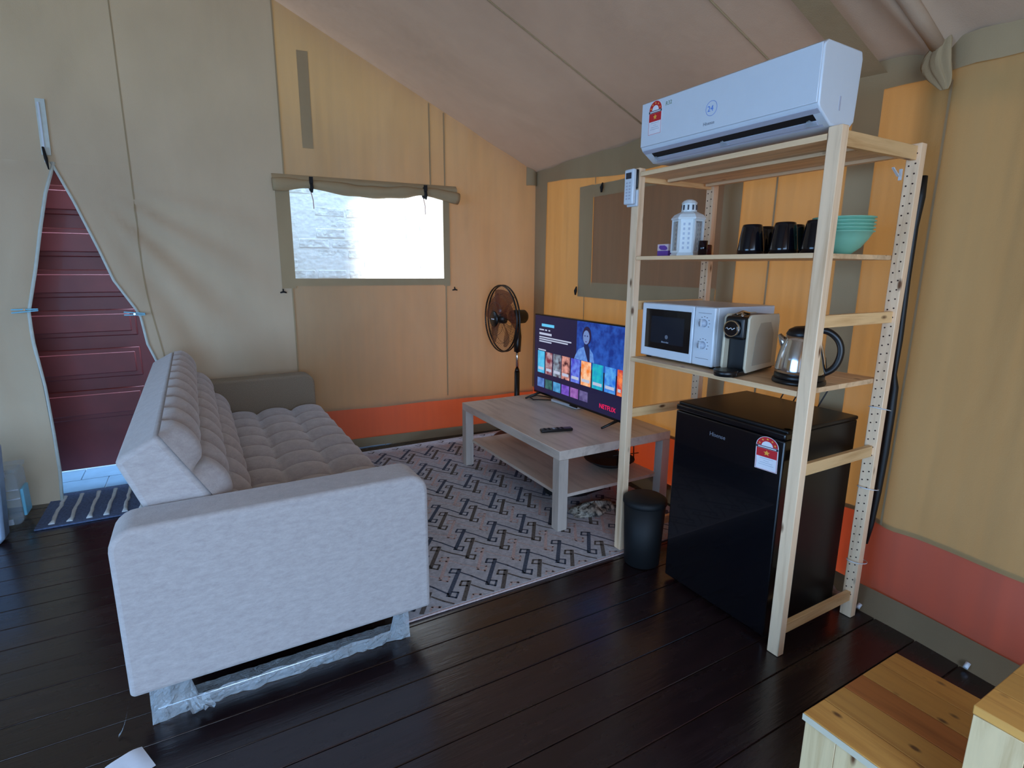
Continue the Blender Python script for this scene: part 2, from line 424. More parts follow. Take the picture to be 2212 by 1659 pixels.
for k in range(-1, 6):
    z1 = 1.85 - k * 0.257; z0 = z1 - 0.178
    if k >= 4: z1 = 1.85 - 4 * .257 - (k - 4) * .275; z0 = z1 - 0.20
    z0 = max(z0, 0.1)
    for (x0, x1) in ((-2.70, -2.055),):
        # recessed moulded panel: sloped frame and raised field
        mb = MB()
        mb.prism([(x0, z0), (x1, z0), (x1, z1), (x0, z1)], lambda a, c, d: (a, d, c), 3.488, 3.502)
        mb.build('panel', M['door_red'], dr, bevel=0.010, seg=2)
        mb = MB(); t = .030
        mb.prism([(x0 + t, z0 + t), (x1 - t, z0 + t), (x1 - t, z1 - t), (x0 + t, z1 - t)], lambda a, c, d: (a, d, c), 3.478, 3.49)
        mb.build('raised_field', M['door_red'], dr, bevel=0.008, seg=2)

# ---- gable wall with the window and the parted doorway (wall_back)
LC = [(-3.30, -0.321, 0.0), (-3.296, -0.287, 0.183), (-3.305, -0.248, 0.398), (-3.322, -0.198, 0.669), (-3.352, -0.152, 0.922), (-3.356, -0.137, 1.004),
      (-3.358, -0.12, 1.098), (-3.339, -0.108, 1.182), (-3.305, -0.087, 1.333), (-3.259, -0.054, 1.57), (-3.216, -0.026, 1.769), (-3.161, 0.0, 1.945)]
RC = [(-2.62, -0.13, 0.0), (-2.66, -0.12, 0.4), (-2.736, -0.115, 0.71), (-2.795, -0.096, 0.881), (-2.815, -0.078, 1.049), (-2.837, -0.072, 1.101),
      (-2.931, -0.057, 1.273), (-2.986, -0.042, 1.454), (-3.078, -0.019, 1.729), (-3.161, 0.0, 1.945)]
def curve(C, z):
    for (a, b_) in zip(C, C[1:]):
        if a[2] <= z <= b_[2]:
            t = (z - a[2]) / (b_[2] - a[2]); return a[0] + (b_[0] - a[0]) * t, a[1] + (b_[1] - a[1]) * t
    return C[-1][0], C[-1][1]
ZA = 1.945
def sstep(t): t = max(0, min(1, t)); return t * t * (3 - 2 * t)
def folds(u, z):
    # diagonal tension folds running from the right-hand pin up towards the apex
    d = 0.0
    a = (u + 2.815); h = z - 1.05
    if a > 0:
        for k, sl in enumerate((-1.9, -1.15, -0.62, -0.30)):
            pass
    return d
def left_panel(s, t):
    z = t * ZA; u1, o1 = curve(LC, z)
    u = -6.6 + (u1 + 6.6) * s
    w_ = max(0, 1 - abs(u - u1) / 0.5)
    off = o1 * sstep((u + 5.2) / (5.2 + u1)) if u > -5.2 else 0
    fold = 0.018 * math.sin((u - u1) * 34 + 2.2 * (z - 1.1)) * w_ * sstep(1.2 - abs(z - 1.0))
    return P(u, off + fold, z)
def right_panel(s, t):
    z = t * ZA; u0, o0 = curve(RC, z)
    u = u0 + (-1.921 - u0) * s
    off = o0 * (1 - sstep((u - u0) / 0.45))
    # folds fan down-right from the apex
    dx, dz = u + 3.16, 1.945 - z
    r_ = math.hypot(dx, dz) + 1e-6; ang = math.atan2(dz, dx)
    fan = 0.024 * math.sin(ang * 22 + 0.8) * sstep(r_ / 0.6) * sstep((1.9 - r_) / 0.8) * sstep((s) * 3) * sstep((ZA - z) / 0.3)
    return P(u, off - fan * 0.9 * (1 - s ** 3), z)
mb = MB()
mb.grid(left_panel, 60, 44, 1); mb.grid(right_panel, 40, 44, 1)
mb.grid(lambda s, t: P(-6.6 + (3.439) * s, 0, ZA + t * (roofz(-6.6 + 3.439 * s) - ZA)), 24, 10, 1)
mb.grid(lambda s, t: P(-3.161 + (1.24) * s, 0, ZA + t * (roofz(-3.161 + 1.24 * s) - ZA)), 24, 10, 1)
def under(s, t):
    u = -1.921 + 1.13 * s; z = 0.30 + 0.955 * t
    return P(u, 0.012 * math.sin(9 * s + 5 * t) * math.sin(PI * s) * (1 - t * .5), z)
def above(s, t):
    u = -1.921 + 1.13 * s; z = 1.90 + (roofz(u) - 1.90) * t
    return P(u, 0.008 * math.sin(26 * s) * math.sin(PI * s) * (1 - t), z)
def rightof(s, t):
    u = -0.791 + 0.83 * s; z = 0.30 + (roofz(u) - 0.30) * t
    return P(u, 0.010 * math.sin(11 * s + 3 * t) * math.sin(PI * s), z)
mb.grid(under, 40, 30); mb.grid(above, 40, 30); mb.grid(rightof, 26, 50)
wb = mb.build('wall_back', [M['canvas'], M['canvas_l']], None, kind='structure', recalc=False)
# pvc skirt and grey hem
sk = MB().grid(lambda s, t: P(-2.6 + 2.65 * s, 0.014 + 0.004 * math.sin(30 * s), 0.03 + 0.29 * t), 40, 4)
sk.build('skirt', canvas('orange_pvc_gable', (192, 96, 66), (255, 100, 40), 0.14, weave=False, rough=0.4, wrinkle=0.15, spec=0.4), wb, label='orange plastic mud skirt', recalc=False)
MB().grid(lambda s, t: P(-2.6 + 2.6 * s, -0.03 + 0.02 * t, -0.006 + 0.071 * t), 30, 2).build('hem', M['hem'], wb, label='grey doubled canvas hem', recalc=False)
# seams
def seam(mb, u, z0, z1, wdt=0.012, dv=-0.006):
    mb.obox(P(u, dv, (z0 + z1) / 2), TU * wdt / 2, TV * 0.003, Vector((0, 0, (z1 - z0) / 2)))
mb = MB()
def seam_left(s, t):
    z = 0.55 + (ZA - .55) * t; u0, o0 = curve(RC, z); u = -2.700 - .092 * sstep((z - .5) / .9) + .007 * s
    p = right_panel((u - u0) / (-1.921 - u0), z / ZA); return p - TV * .003
mb.grid(seam_left, 1, 60); mb.grid(lambda s, t: P(-2.792 + .007 * s, -.003, ZA + (RZ(-2.792) - ZA) * t), 1, 6)
mb.build('seam', M['canvas2'], wb, label='dark stitched seam', recalc=False)
for (u, z0, z1) in ((-1.921, 0.33, 1.24), (-1.921, 1.96, RZ(-1.921) - .01), (-0.787, 1.96, RZ(-.787) - .01), (-0.79, 0.34, 1.24), (-0.90, 1.97, RZ(-.9) - .01)):
    mb = MB(); seam(mb, u, z0, z1, 0.009 if u > -2 else 0.007); mb.build('seam', M['canvas2'], wb, label='dark stitched seam')
MB().obox(P(-1.755, -0.004, 2.45), TU * 0.035, TV * 0.002, Vector((0, 0, 0.30))).build('patch', M['canvas2'], wb, label='grey doubled strip above the window')
# corner pleat
MB().grid(lambda s, t: P(-0.10 + 0.10 * s + .0 * t, -0.02 - 0.03 * math.sin(PI * s), 2.02 + t * (RZ(-0.1 + .1 * s) - 2.03)), 6, 4).build('corner_pleat', M['canvas2'], wb, recalc=False)
# window_1
win = MB().grid(lambda s, t: P(-1.925 + 1.135 * s + 0.0 * t, 0.012 + 0.006 * math.sin(8 * s + 5 * t), 1.235 + 0.665 * t), 30, 20).build('window_1', M['pane'], None, kind='structure', recalc=False)
def strip(u0, u1, z0, z1, name, par, mt, v0=-0.003, v1=0.003):
    return MB().obox(P((u0 + u1) / 2, (v0 + v1) / 2, (z0 + z1) / 2), TU * (u1 - u0) / 2, TV * (v1 - v0) / 2, Vector((0, 0, (z1 - z0) / 2))).build(name, mt, par)
strip(-1.985, -1.895, 1.215, 1.93, 'frame_side', win, M['canvas2'], -.010, -.004)
strip(-0.805, -0.755, 1.225, 1.93, 'frame_side', win, M['canvas2'], -.010, -.004)
strip(-1.895, -0.805, 1.232, 1.282, 'frame_bottom', win, M['canvas2'], -.010, -.004)
# crinkled shaded liner behind left third of the vinyl
# rolled-up blind
roll = MB(); pts = []; rs = []
for i in range(49):
    s = i / 48; u = -2.0 + 1.305 * s
    sag = 0
    ties = (-1.759, -0.964)
    dt = min(abs(u - ties[0]), abs(u - ties[1]))
    r_ = 0.026 + 0.016 * sstep(dt / 0.14) + 0.003 * math.sin(40 * s)
    z_ = 1.915 - 0.006 * math.sin(PI * s) - 0.022 * sstep(dt / .35) - 0.018 * max(0, s - .85) / .15
    pts.append(P(u, -0.05, z_)); rs.append(r_)
roll.tube(pts, rs, 14, flat=0.95)
blind = roll.build('window_blind', M['canvas2'], None)
bt = thing('rolled_blind', 'grey canvas blind rolled up above the bright window', 'blind', (0.0, 0.0, 0.0))
bt.location = P(-1.35, -0.05, 1.9); blind.name = 'canvas_roll'; blind.parent = bt
for v in blind.data.vertices: v.co -= bt.location
MB().grid(lambda s, t: P(-2.0 + 1.30 * s, -0.012 - 0.03 * math.sin(PI * t), 1.972 - 0.07 * t), 30, 4).build('top_flap', M['canvas2'], bt, recalc=False)
for u in (-1.759, -0.964):
    z_ = 1.905
    c = P(u, -0.05, z_)
    mb = MB(); mb.tube([c + TV * math.cos(a) * 0.034 * 1.0 + Vector((0, 0, math.sin(a) * 0.034)) for a in [2 * PI * k / 12 for k in range(12)]], 0.009, 6, closed=True)
    mb.tube([P(u, -0.085, z_ + 0.01), P(u + .005, -0.09, z_ - .02), P(u + 0.002, -0.085, z_ - .05)], [0.012, 0.009, 0.006], 6)
    mb.obox(P(u, -.09, z_ + .03), TU * .012, TV * .006, Vector((0, 0, .02)))
    mb.build('tie', M['black_soft'], bt)
    MB().tube([P(u, -0.03, z_ - .035), P(u + .012, -0.028, z_ - .09), P(u + .014, -0.026, z_ - .15)], 0.003, 5).build('string', M['string'], bt)
for (u, z, lb) in ((-1.981, 1.193, 'small black toggle on canvas below left corner of bright window'), (-0.721, 1.197, 'small black toggle on canvas below right corner of bright window')):
    mb = MB(); mb.tube([P(u - .02, -.014, z - .006), P(u, -.02, z), P(u + .02, -.014, z - .006)], [0.005, 0.008, 0.005], 6)
    mb.tube([P(u, -.01, z + .018), P(u, -.018, z)], 0.005, 6)
    tag(mb.build('toggle', M['black_soft'], None), lb, 'toggle')
# zip at doorway apex
zp = thing('door_zip', 'pale zip tape with black puller above the parted tent doorway', 'zip', tuple(P(-3.17, -0.01, 2.1)))
MB().obox(P(-3.178, -0.008, 2.13), TU * 0.022, TV * 0.003, Vector((0.004, 0, 0.15))).build('zip_tape', M['zip'], zp)
MB().obox(P(-3.186, -0.014, 2.10), TU * 0.005, TV * 0.003, Vector((0.003, 0, 0.16))).build('zip_teeth', M['white'], zp)
MB().tube([P(-3.19, -.024, 2.02), P(-3.183, -.028, 1.96), P(-3.178, -.026, 1.90)], [0.012, 0.018, 0.006], 8, flat=.5).build('puller', M['black_soft'], zp)
# pale lining along both door edges
for C, nm in ((LC, 'left'), (RC, 'right')):
    pl = [P(u + (0.006 if nm == 'left' else -0.006), v - 0.004, z) for (u, v, z) in C]
    mb = MB(); mb.tube(pl, 0.009, 6)
    mb.build('door_edging', M['zip'], wb, label='pale hemmed edge of the parted doorway')
# clothes pegs
for (ua, ub, z, v, lb) in ((-3.42, -3.30, 1.112, -0.15, 'pale blue clothes peg gathering the left door curtain'), (-2.90, -2.79, 1.070, -0.115, 'pale blue clothes peg gathering the right door curtain beside red door')):
    d = -1 if ua < -3 else 1
    pg = thing('clothes_peg', lb, 'clothes peg', tuple(P((ua + ub) / 2, v, z)), 'pegs holding the door curtains open')
    for sgn in (1, -1):
        mb = MB(); mb.bar(P(ua, v - .006, z + sgn * .009 + (.006 * d)), P(ub, v - .006, z + sgn * (.004 if sgn * d > 0 else .004) ), 0.012, 0.007)
        mb.build('jaw', M['peg'], pg, bevel=.0015, seg=1)
    MB().cyl(P((ua + ub) / 2, v - .014, z + .002), P((ua + ub) / 2, v + .002, z + .002), 0.006, n=8).build('spring', M['chrome'], pg)

# ---- right wall
wr = MB()
def bulge(v, z):
    b = 0.010 * math.sin(6.3 * v + 1.1 * z) + 0.006 * math.sin(15 * v)
    b += -0.020 * math.exp(-((v + 3.06) / 0.05) ** 2)
    b += 0.022 * math.exp(-((v + 2.90) / 0.05) ** 2)
    return b
wr.grid(lambda s, t: P(0.0 + bulge(-5.8 * s, .38 + 1.75 * t), 0.04 - 5.84 * s, 0.375 + 1.765 * t), 200, 36)
wright = wr.build('wall_right', M['canvas_r'], None, kind='structure', recalc=False)
MB().grid(lambda s, t: P(0.008 + bulge(-5.8 * s, .2) * t + 0.006 * math.sin(40 * s) * (1 - t), 0.05 - 5.85 * s, 0.07 + 0.325 * t), 120, 5).build('skirt', M['pvc'], wright, label='orange plastic mud skirt', recalc=False)
MB().grid(lambda s, t: P(-0.05 + 0.04 * t + .004 * math.sin(60 * s), -5.8 * s, -0.008 + 0.103 * t), 120, 3).build('hem', M['hem'], wright, label='grey doubled canvas hem along the floor', recalc=False)
# doubled canvas band under the eave, corner band and uprights
def wband(v0, v1, z0, z1, name='band', mt=None, off=-0.012, n=30, lb=None, par=None):
    mb = MB(); mb.grid(lambda s, t: P(off + bulge(v0 + (v1 - v0) * s, z0 + (z1 - z0) * t), v0 + (v1 - v0) * s, z0 + (z1 - z0) * t), n, 8)
    return mb.build(name, mt or M['canvas2'], par or wright, recalc=False, label=lb)
mb = MB()
mb.grid(lambda s, t: P(-0.014 + bulge(-5.8 * s, 2.0), -5.8 * s, (2.03 - 0.085 * math.sin(PI * min(1, 5.8 * s / 2.9)) ** 2) + t * (2.13 - (2.03 - 0.085 * math.sin(PI * min(1, 5.8 * s / 2.9)) ** 2))), 100, 3)
mb.build('eave_band', M['canvas2'], wright, recalc=False, label='grey doubled canvas band under the eave')
wband(0, -0.20, 0.35, 2.06, 'corner_band')
wband(-2.02, -2.15, 0.38, 2.0)
wband(-2.675, -2.775, 0.38, 2.05)
# closed window flap
wband(-0.87, -2.02, 1.265, 1.85, 'window_flap', canvas('canvas_flap', (150, 128, 98), (240, 170, 100), 0.17), off=-0.010)
wband(-0.70, -0.87, 1.165, 1.93, 'flap_border', off=-0.016, n=6)
wband(-0.87, -2.02, 1.165, 1.270, 'flap_border', off=-0.016)
wband(-0.87, -2.02, 1.845, 1.925, 'flap_border', off=-0.016)
for (v, z0, z1) in ((-0.885, 1.93, 2.0), (-0.775, 0.38, 1.165), (-2.345, 0.38, 1.99), (-3.003, 0.38, 2.0)):
    mb = MB(); n_ = 12
    mb.grid(lambda s, t: P(-0.012 + bulge(v - .005 + .010 * s, z0 + (z1 - z0) * t), v - .005 + .010 * s + (0.0), z0 + (z1 - z0) * t), 1, n_)
    mb.build('seam', M['canvas2'], wright, recalc=False, label='dark stitched seam')
for (v, z, lb) in ((-0.996, 1.894, 'black toggle at the top of closed window flap on right wall'), (-0.713, 1.207, 'black toggle at lower left corner of closed window flap')):
    mb = MB(); mb.tube([P(-.03, v, z + .03), P(-.035, v + .004, z), P(-.03, v + .012, z - .03)], [0.004, 0.012, 0.006], 6)
    tag(mb.build('toggle', M['black_soft'], None), lb, 'toggle')
for (y, lb) in ((-0.02, 'small white peg fastening the wall hem beside shelving'), (-0.40, 'small white peg fastening the wall hem near wooden steps')):
    v = (y - 2.99) / math.cos(TH) + .03
    tag(MB().cyl(P(-.062, v, 0.012), P(-.045, v, 0.026), 0.008, n=8).build('hem_peg', M['white'], None), lb, 'peg')

# ---- roof
def roofpt(s, t):
    u = RIDGE * (1 - t) + 0.06 * t; v = 0.15 - 6.15 * s
    sag = -0.02 * math.sin(PI * t) * abs(math.sin(PI * v / 1.47))
    b = -0.05 * math.exp(-((v + 2.95 + 0.10 * u) / 0.045) ** 2) * (0.35 + .65 * sstep((u + 1.2) / 1.1))
    return P(u, v, roofz(u) + sag + b)
mb = MB(); mb.grid(roofpt, 220, 30)
mb.grid(lambda s, t: P(RIDGE - 3.3 * t, -6.0 * s, roofz(RIDGE - 3.3 * t)), 10, 4)
ceil = mb.build('ceiling', M['canvas_roof'], None, kind='structure', recalc=False)
for v in (-1.475, -2.40 + .0, -4.3):
    mb = MB(); mb.tube([P(u, v, roofz(u) - 0.022 * math.sin(PI * (u - RIDGE) / -RIDGE) * abs(math.sin(PI * v / 1.47)) - 0.002) for u in [0.0 - 3.25 * k / 16 for k in range(17)]], 0.0045, 5)
    mb.build('seam', M['canvas2'], ceil, label='dark stitched roof seam')
mb = MB(); mb.grid(lambda s, t: P(0.0 - 3.2 * s, -2.675 - 0.105 * t, roofpt(0, 1 - 3.2 * s / 3.3).z - .008 - .010), 20, 2)
mb.build('roof_band', M['canvas2'], ceil, recalc=False, label='grey doubled band running up the roof')
# pole sleeve and the knot where it meets the wall pole
slv = [P(-3.2 + 3.19 * k / 20, -2.97 + 0.0 * k, 0) for k in range(21)]
mb = MB(); mb.tube([P(u, -2.96 - 0.02 * (u + .2) * -1, roofz(u) - 0.030) for u in [-0.02 - 3.1 * k / 20 for k in range(21)]], [0.024] * 21, 12)
mb.build('pole_sleeve', M['canvas_roof'], ceil, label='canvas sleeve over the roof pole')
mb = MB()
def knot(s_, t_):
    a = 2 * PI * s_; rr = (.036 * math.sin(PI * (t_ * .9 + .05)) ** .7) * (1 + .22 * math.sin(5 * a + 3 * t_) + .12 * math.sin(9 * a + 7 * t_))
    return P(-.040 - .3 * rr * math.cos(a) - .008, -2.985 + rr * math.sin(a) * 1.1 + .02 * math.sin(4 * t_), 2.135 - .17 * t_)
mb.grid(knot, 40, 16)
mb.build('pole_knot', M['canvas2'], ceil, label='gathered canvas knot where roof pole meets wall')

# unseen slatted screen added outside to shade the near half of the right wall
scn = thing('shading_screen', 'unseen slatted screen added outside the tent to shade its right wall', 'screen', (3.0, -3, 0))
for k in range(48):
    MB().box(3.0, 3.02, -5.5 + .10 * k, -5.5 + .10 * k + .066, -.11, 2.7).build('slat', M['pine_z'], scn)
for z in (.4, 2.3): MB().box(3.02, 3.05, -5.5, -.75, z, z + .06).build('crossbar', M['pine_y'], scn)

# ---- left wall and front wall, with wide openings that let the daylight in
mb = MB()
mb.grid(lambda s, t: P(-6.6, -2.2 * s, 2.1 * t), 6, 4); mb.grid(lambda s, t: P(-6.6, -4.9 - 1.1 * s, 2.1 * t), 4, 4)
mb.build('wall_left', M['canvas'], None, kind='structure', recalc=False)
mb = MB()
mb.grid(lambda s, t: P(-6.6 + 2.2 * s, -5.8, roofz(-6.6 + 2.2 * s) * t), 6, 4)
mb.grid(lambda s, t: P(-4.4 + 3.3 * s, -5.8, 2.15 + (roofz(-4.4 + 3.3 * s) - 2.15) * t), 20, 4)
mb.grid(lambda s, t: P(-1.1 + 1.1 * s, -5.8, roofz(-1.1 + 1.1 * s) * t), 6, 4)
mb.build('wall_front', M['canvas'], None, kind='structure', recalc=False)

# ------------------------------------------------------------------ rug and mat
rug = thing('area_rug', 'large grey rug with a dark key pattern under table and sofa', 'rug', (-0.6, 1.9, 0))
MB().box(-1.105, 0.60, 0.845, 2.93, 0.0005, 0.008).build('rug_base', M['rug'], rug, bevel=0.002, seg=1)
MB().box(-1.105, 0.60, 0.836, 0.845, 0.0005, 0.0075).build('binding', M['rug_pale'], rug)
def ribbon(mb, pts, w_, z=0.0086, m=0):
    for a, b_ in zip(pts, pts[1:]):
        a, b_ = Vector((a[0], a[1], z)), Vector((b_[0], b_[1], z))
        d = (b_ - a).normalized(); sd = Vector((-d.y, d.x, 0)) * w_ / 2; a = a - d * w_ * .3; b_ = b_ + d * w_ * .3
        if max(a.y, b_.y) < .852: continue
        if a.y < .852: a = b_ + (a - b_) * ((b_.y - .852) / (b_.y - a.y))
        if b_.y < .852: b_ = a + (b_ - a) * ((a.y - .852) / (a.y - b_.y))
        if min(a.x, b_.x) < -1.095 or max(a.x, b_.x) > .59 or max(a.y, b_.y) > 2.92: continue
        mb.add([a - sd, b_ - sd, b_ + sd, a + sd], [(0, 1, 2, 3)], m)
pat = {0: MB(), 1: MB(), 2: MB()}
for i in range(-5, 10):
    for j in range(-4, 22):
        X0 = -0.238 - 0.186 * i; Y0 = 1.101 + 0.1150 * j; c = (j % 3)
        mb = pat[{0: 0, 1: 2, 2: 1}[c]]
        A = (X0 + .034, Y0 - .018); B = (X0 - .094, Y0 - .186)
        if c: A = (X0 + .032, Y0 - .012); B = (X0 - .078, Y0 - .172)
        ribbon(mb, [A, B], 0.019 if c != 1 else .015)
        ribbon(mb, [A, (X0 + .004, Y0 + .004), (X0 - .018, Y0 - .022), (X0 + .010, Y0 - .040)], 0.0095)
        ribbon(mb, [B, (B[0] + .024, B[1] - .028), (B[0] + .048, B[1] + .004), (B[0] + .026, B[1] + .020)], 0.0095)
        ribbon(mb, [(X0 + .028, Y0 - .042), (X0 + .060, Y0 - .095), (X0 + .188 + B[0] - X0 + .004, B[1] + .012)], 0.009 if c != 1 else .006)
for k, nm in ((0, 'rug_dark'), (1, 'rug_brown'), (2, 'rug_pale')):
    pat[k].build('woven_pattern', M[nm], rug, recalc=False, kind='stuff')
mat_ = thing('door_mat', 'slate blue door mat with white tufted stripes inside the doorway', 'mat', (-2.1, 2.78, 0))
MB().box(-2.545, -2.005, 2.512, 3.02, 0.0005, 0.010).build('mat_base', M['mat_dark'], mat_, bevel=0.002, seg=1)
for k in range(6):
    x0 = -2.480 + 0.081 * k
    pts = [(x0 + random.uniform(-.004, .004), 2.545 + 0.42 * t / 8, 0.011) for t in range(9)]
    mb = MB(); mb.tube(pts, [0.015] + [0.010 + random.uniform(-.001, .001) for _ in range(7)] + [0.012], 7, flat=.5); mb.build('stripe', M['mat_white'], mat_)

# ------------------------------------------------------------------ sofa
sofa = thing('sofa_bed', 'grey suede sofa bed with tufted seat and reclined back', 'sofa', (-1.5, 1.8, 0))
def rrect(x0, x1, z0, z1, r, rb=0.015, n=6):
    pts = []
    for (cx, cz, a0, rr) in ((x1 - r, z1 - r, 0, r), (x0 + r, z1 - r, 90, r), (x0 + rb, z0 + rb, 180, rb), (x1 - rb, z0 + rb, 270, rb)):
        for k in range(n + 1):
            a = math.radians(a0 + 90 * k / n); pts.append((cx + rr * math.cos(a), cz + rr * math.sin(a)))
    return pts
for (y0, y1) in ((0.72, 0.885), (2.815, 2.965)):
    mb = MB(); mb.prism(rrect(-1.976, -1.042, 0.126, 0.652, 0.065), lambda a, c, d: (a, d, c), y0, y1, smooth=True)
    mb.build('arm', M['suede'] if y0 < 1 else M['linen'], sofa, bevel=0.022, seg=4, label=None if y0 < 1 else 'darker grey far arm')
MB().prism([(-1.956, .800), (-1.836, .866), (-1.605, .462), (-1.62, .33), (-1.86, .33), (-1.872, .56)], lambda a, c, d: (a, d, c), 0.89, 2.81).build('backrest', M['suede'], sofa, bevel=0.018, seg=3)
bk = [o for o in bpy.data.objects if o.name.startswith('backrest')][0]
def pil(s): s = s % 1.0; return (max(0, math.sin(PI * s))) ** 0.42
def tuft_back(s, t):
    # s along the length, t from top to bottom
    T = Vector((-1.836, 0, .866)); B = Vector((-1.60, 0, .455)); p = T.lerp(B, t)
    nrm = Vector((0.868, 0, 0.497))
    y = 0.888 + 1.924 * s
    h = 0.058 * pil(s * 10) * (pil(t * 3) ** 0.8) * 1.0 + 0.004
    edge = min(1, s * 30, (1 - s) * 30)
    p = p + nrm * h * (0.25 + .75 * edge); p.y = y
    return p
mb = MB(); mb.grid(tuft_back, 160, 42); mb.build('tufted_front', M['suede'], bk, recalc=False)
def tuft_seat(s, t):
    # s along Y, t from back to the front edge and down
    tt = t * 3.35
    y = 0.888 + 1.924 * s
    if tt <= 3: x = -1.62 + 0.202 * tt; h = 0.405 + 0.064 * pil(s * 10) * (pil(tt) ** 0.8)
    else: x = -1.014 + 0.006 * math.sin((tt - 3) / .35 * PI); h = 0.415 - 0.11 * (tt - 3) / .35
    return Vector((x, y, h))
MB().box(-1.62, -1.022, 0.888, 2.812, 0.20, 0.412).build('seat', M['suede'], sofa, bevel=0.012)
st_ = [o for o in bpy.data.objects if o.name.startswith('seat')][0]
mb = MB(); mb.grid(tuft_seat, 160, 48); mb.build('tufted_top', M['suede'], st_, recalc=False)
MB().box(-1.84, -1.12, 0.90, 2.80, 0.13, 0.20).build('base_frame', M['black_soft'], sofa)
for y in (0.80, 2.88):
    sl = MB()
    sl.box(-1.92, -1.13, y - .02, y + .02, 0.002, 0.026); sl.box(-1.92, -1.885, y - .02, y + .02, 0.026, 0.128); sl.box(-1.165, -1.13, y - .02, y + .02, 0.026, 0.128)
    sl.build('sled_leg', M['chrome'], sofa, bevel=0.003, label='chrome sled leg')
def wrapf(s, t):
    x = -1.935 + 0.82 * s
    a = 0.772 - .004 * math.sin(40 * s) - 0.006 * random.random()
    return Vector((x, a - 0.02 * (1 - t) * (0.3 + random.random() * .3) * (2.2 if s < .12 else 1), 0.001 + 0.112 * t * (0.35 if .14 < s < .93 else 1.0)))
mb = MB(); mb.grid(wrapf, 46, 6, smooth=False)
mb.grid(lambda s, t: Vector((-1.93 + .815 * s, .775 + .05 * t, .030 + .004 * random.random())), 40, 2, smooth=False)
mb.build('plastic_wrap', M['wrap'], sofa, recalc=False, label='crinkled clear packing film round the sled leg')
mb = MB(); mb.grid(lambda s, t: Vector((-1.86 + .07 * s + .02 * t + .012 * random.random(), .755 - .035 * t + .01 * random.random(), .03 * (1 - t) + .002 + .016 * random.random())), 7, 5, smooth=False)
mb.build('film_tail', M['wrap'], sofa, recalc=False)
tag(MB().grid(lambda s, t: Vector((-2.02 + .035 * s, .735 + .045 * s + .012 * t, .006 + .10 * s * s)), 6, 2).build('plastic_shred', M['wrap'], None, recalc=False), 'shred of clear film hanging from lower left corner of sofa arm', 'plastic film')

# ------------------------------------------------------------------ coffee table
ct = thing('coffee_table', 'low pale oak coffee table with a lower shelf on the rug', 'table', (0.23, 1.76, 0.008))
MB().box(-0.158, 0.622, 1.167, 2.352, 0.402, 0.452).build('tabletop', M['oak'], ct, bevel=0.002, seg=1)
for (x0, y0) in ((-0.158, 1.167), (0.564, 1.167), (-0.158, 2.294), (0.564, 2.294)):
    MB().box(x0, x0 + .058, y0, y0 + .058, 0.0085, 0.4015).build('leg', M['oak_z'], ct, bevel=0.001, seg=1)
MB().box(-0.108, 0.572, 1.206, 2.312, 0.172, 0.190).build('shelf', M['oak'], ct)

# ------------------------------------------------------------------ television
tv = thing('television', 'flat screen television showing a streaming menu on the coffee table', 'television', (0.41, 1.80, 0.452))
TY0, TY1, TZ0, TZ1 = 1.318, 2.285, 0.487, 1.053
TXF = 0.385
MB().box(TXF + .002, TXF + .03, TY0, TY1, TZ0, TZ1).build('casing', M['tvcase'], tv, bevel=0.002)
MB().box(TXF + .03, TXF + .06, TY0 + .15, TY1 - .15, TZ0 + .03, TZ0 + .30).build('rear_housing', M['tvcase'], tv, bevel=.008)
scr = MB().box(TXF, TXF + .002, TY0 + .008, TY1 - .008, TZ0 + .016, TZ1 - .008).build('screen', emit('screen_navy', (26, 24, 66), 0.8), tv)
def sq(a, b_, c, d, mt, dz=0.001, name='screen_tile'):
    # a..b fraction from the left edge as seen, c..d fraction from the top
    W_ = TY1 - TY0 - .016; H_ = TZ1 - TZ0 - .024
    y1 = TY1 - .008 - a * W_; y0 = TY1 - .008 - b_ * W_; z1 = TZ1 - .008 - c * H_; z0 = TZ1 - .008 - d * H_
    return MB().box(TXF - dz, TXF - dz + .0009, y0, y1, z0, z1).build(name, mt, scr)
def spoly(pts, mt, dz=.002, name='screen_figure'):
    W_ = TY1 - TY0 - .016; H_ = TZ1 - TZ0 - .024
    mb = MB(); mb.prism([(TY1 - .008 - a * W_, TZ1 - .008 - c * H_) for a, c in pts], lambda a, c, d: (d, a, c), TXF - dz, TXF - dz + .0008)
    return mb.build(name, mt, scr)
sq(.52, 1.0, .0, .53, emit('screen_hero', (14, 50, 140), 0.9, (40, 90, 190), 22))
def ell(cx, cy, rx, ry, n=18): return [(cx + rx * math.cos(2 * PI * k / n), cy + ry * math.sin(2 * PI * k / n)) for k in range(n)]
e_bl = emit('screen_coat', (84, 130, 214), 0.9, (110, 160, 235), 40)
spoly([(.50, .45), (.515, .40), (.545, .33), (.60, .29), (.66, .29), (.70, .35), (.715, .45)], e_bl, .0022)
spoly([(.605, .29), (.65, .45), (.67, .45), (.665, .30), (.64, .24), (.61, .24)], emit('screen_shirt', (22, 34, 84), 0.8), .0031)
spoly(ell(.632, .155, .046, .105), emit('screen_hair', (38, 26, 70), .8), .0031)
spoly(ell(.627, .175, .034, .080), emit('screen_face', (118, 146, 206), .85), .004)
spoly(ell(.614, .160, .007, .010, 8), emit('screen_eye', (70, 86, 150), .7), .0048); spoly(ell(.640, .160, .007, .010, 8), emit('screen_eye', (70, 86, 150), .7), .0048)
spoly(ell(.627, .225, .010, .006, 8), emit('screen_lip', (96, 70, 140), .8), .0048)
et = emit('screen_text', (190, 200, 226), 0.9)
sq(.09, .25, .10, .135, emit('screen_badge', (96, 196, 240), 1.0), .0015)
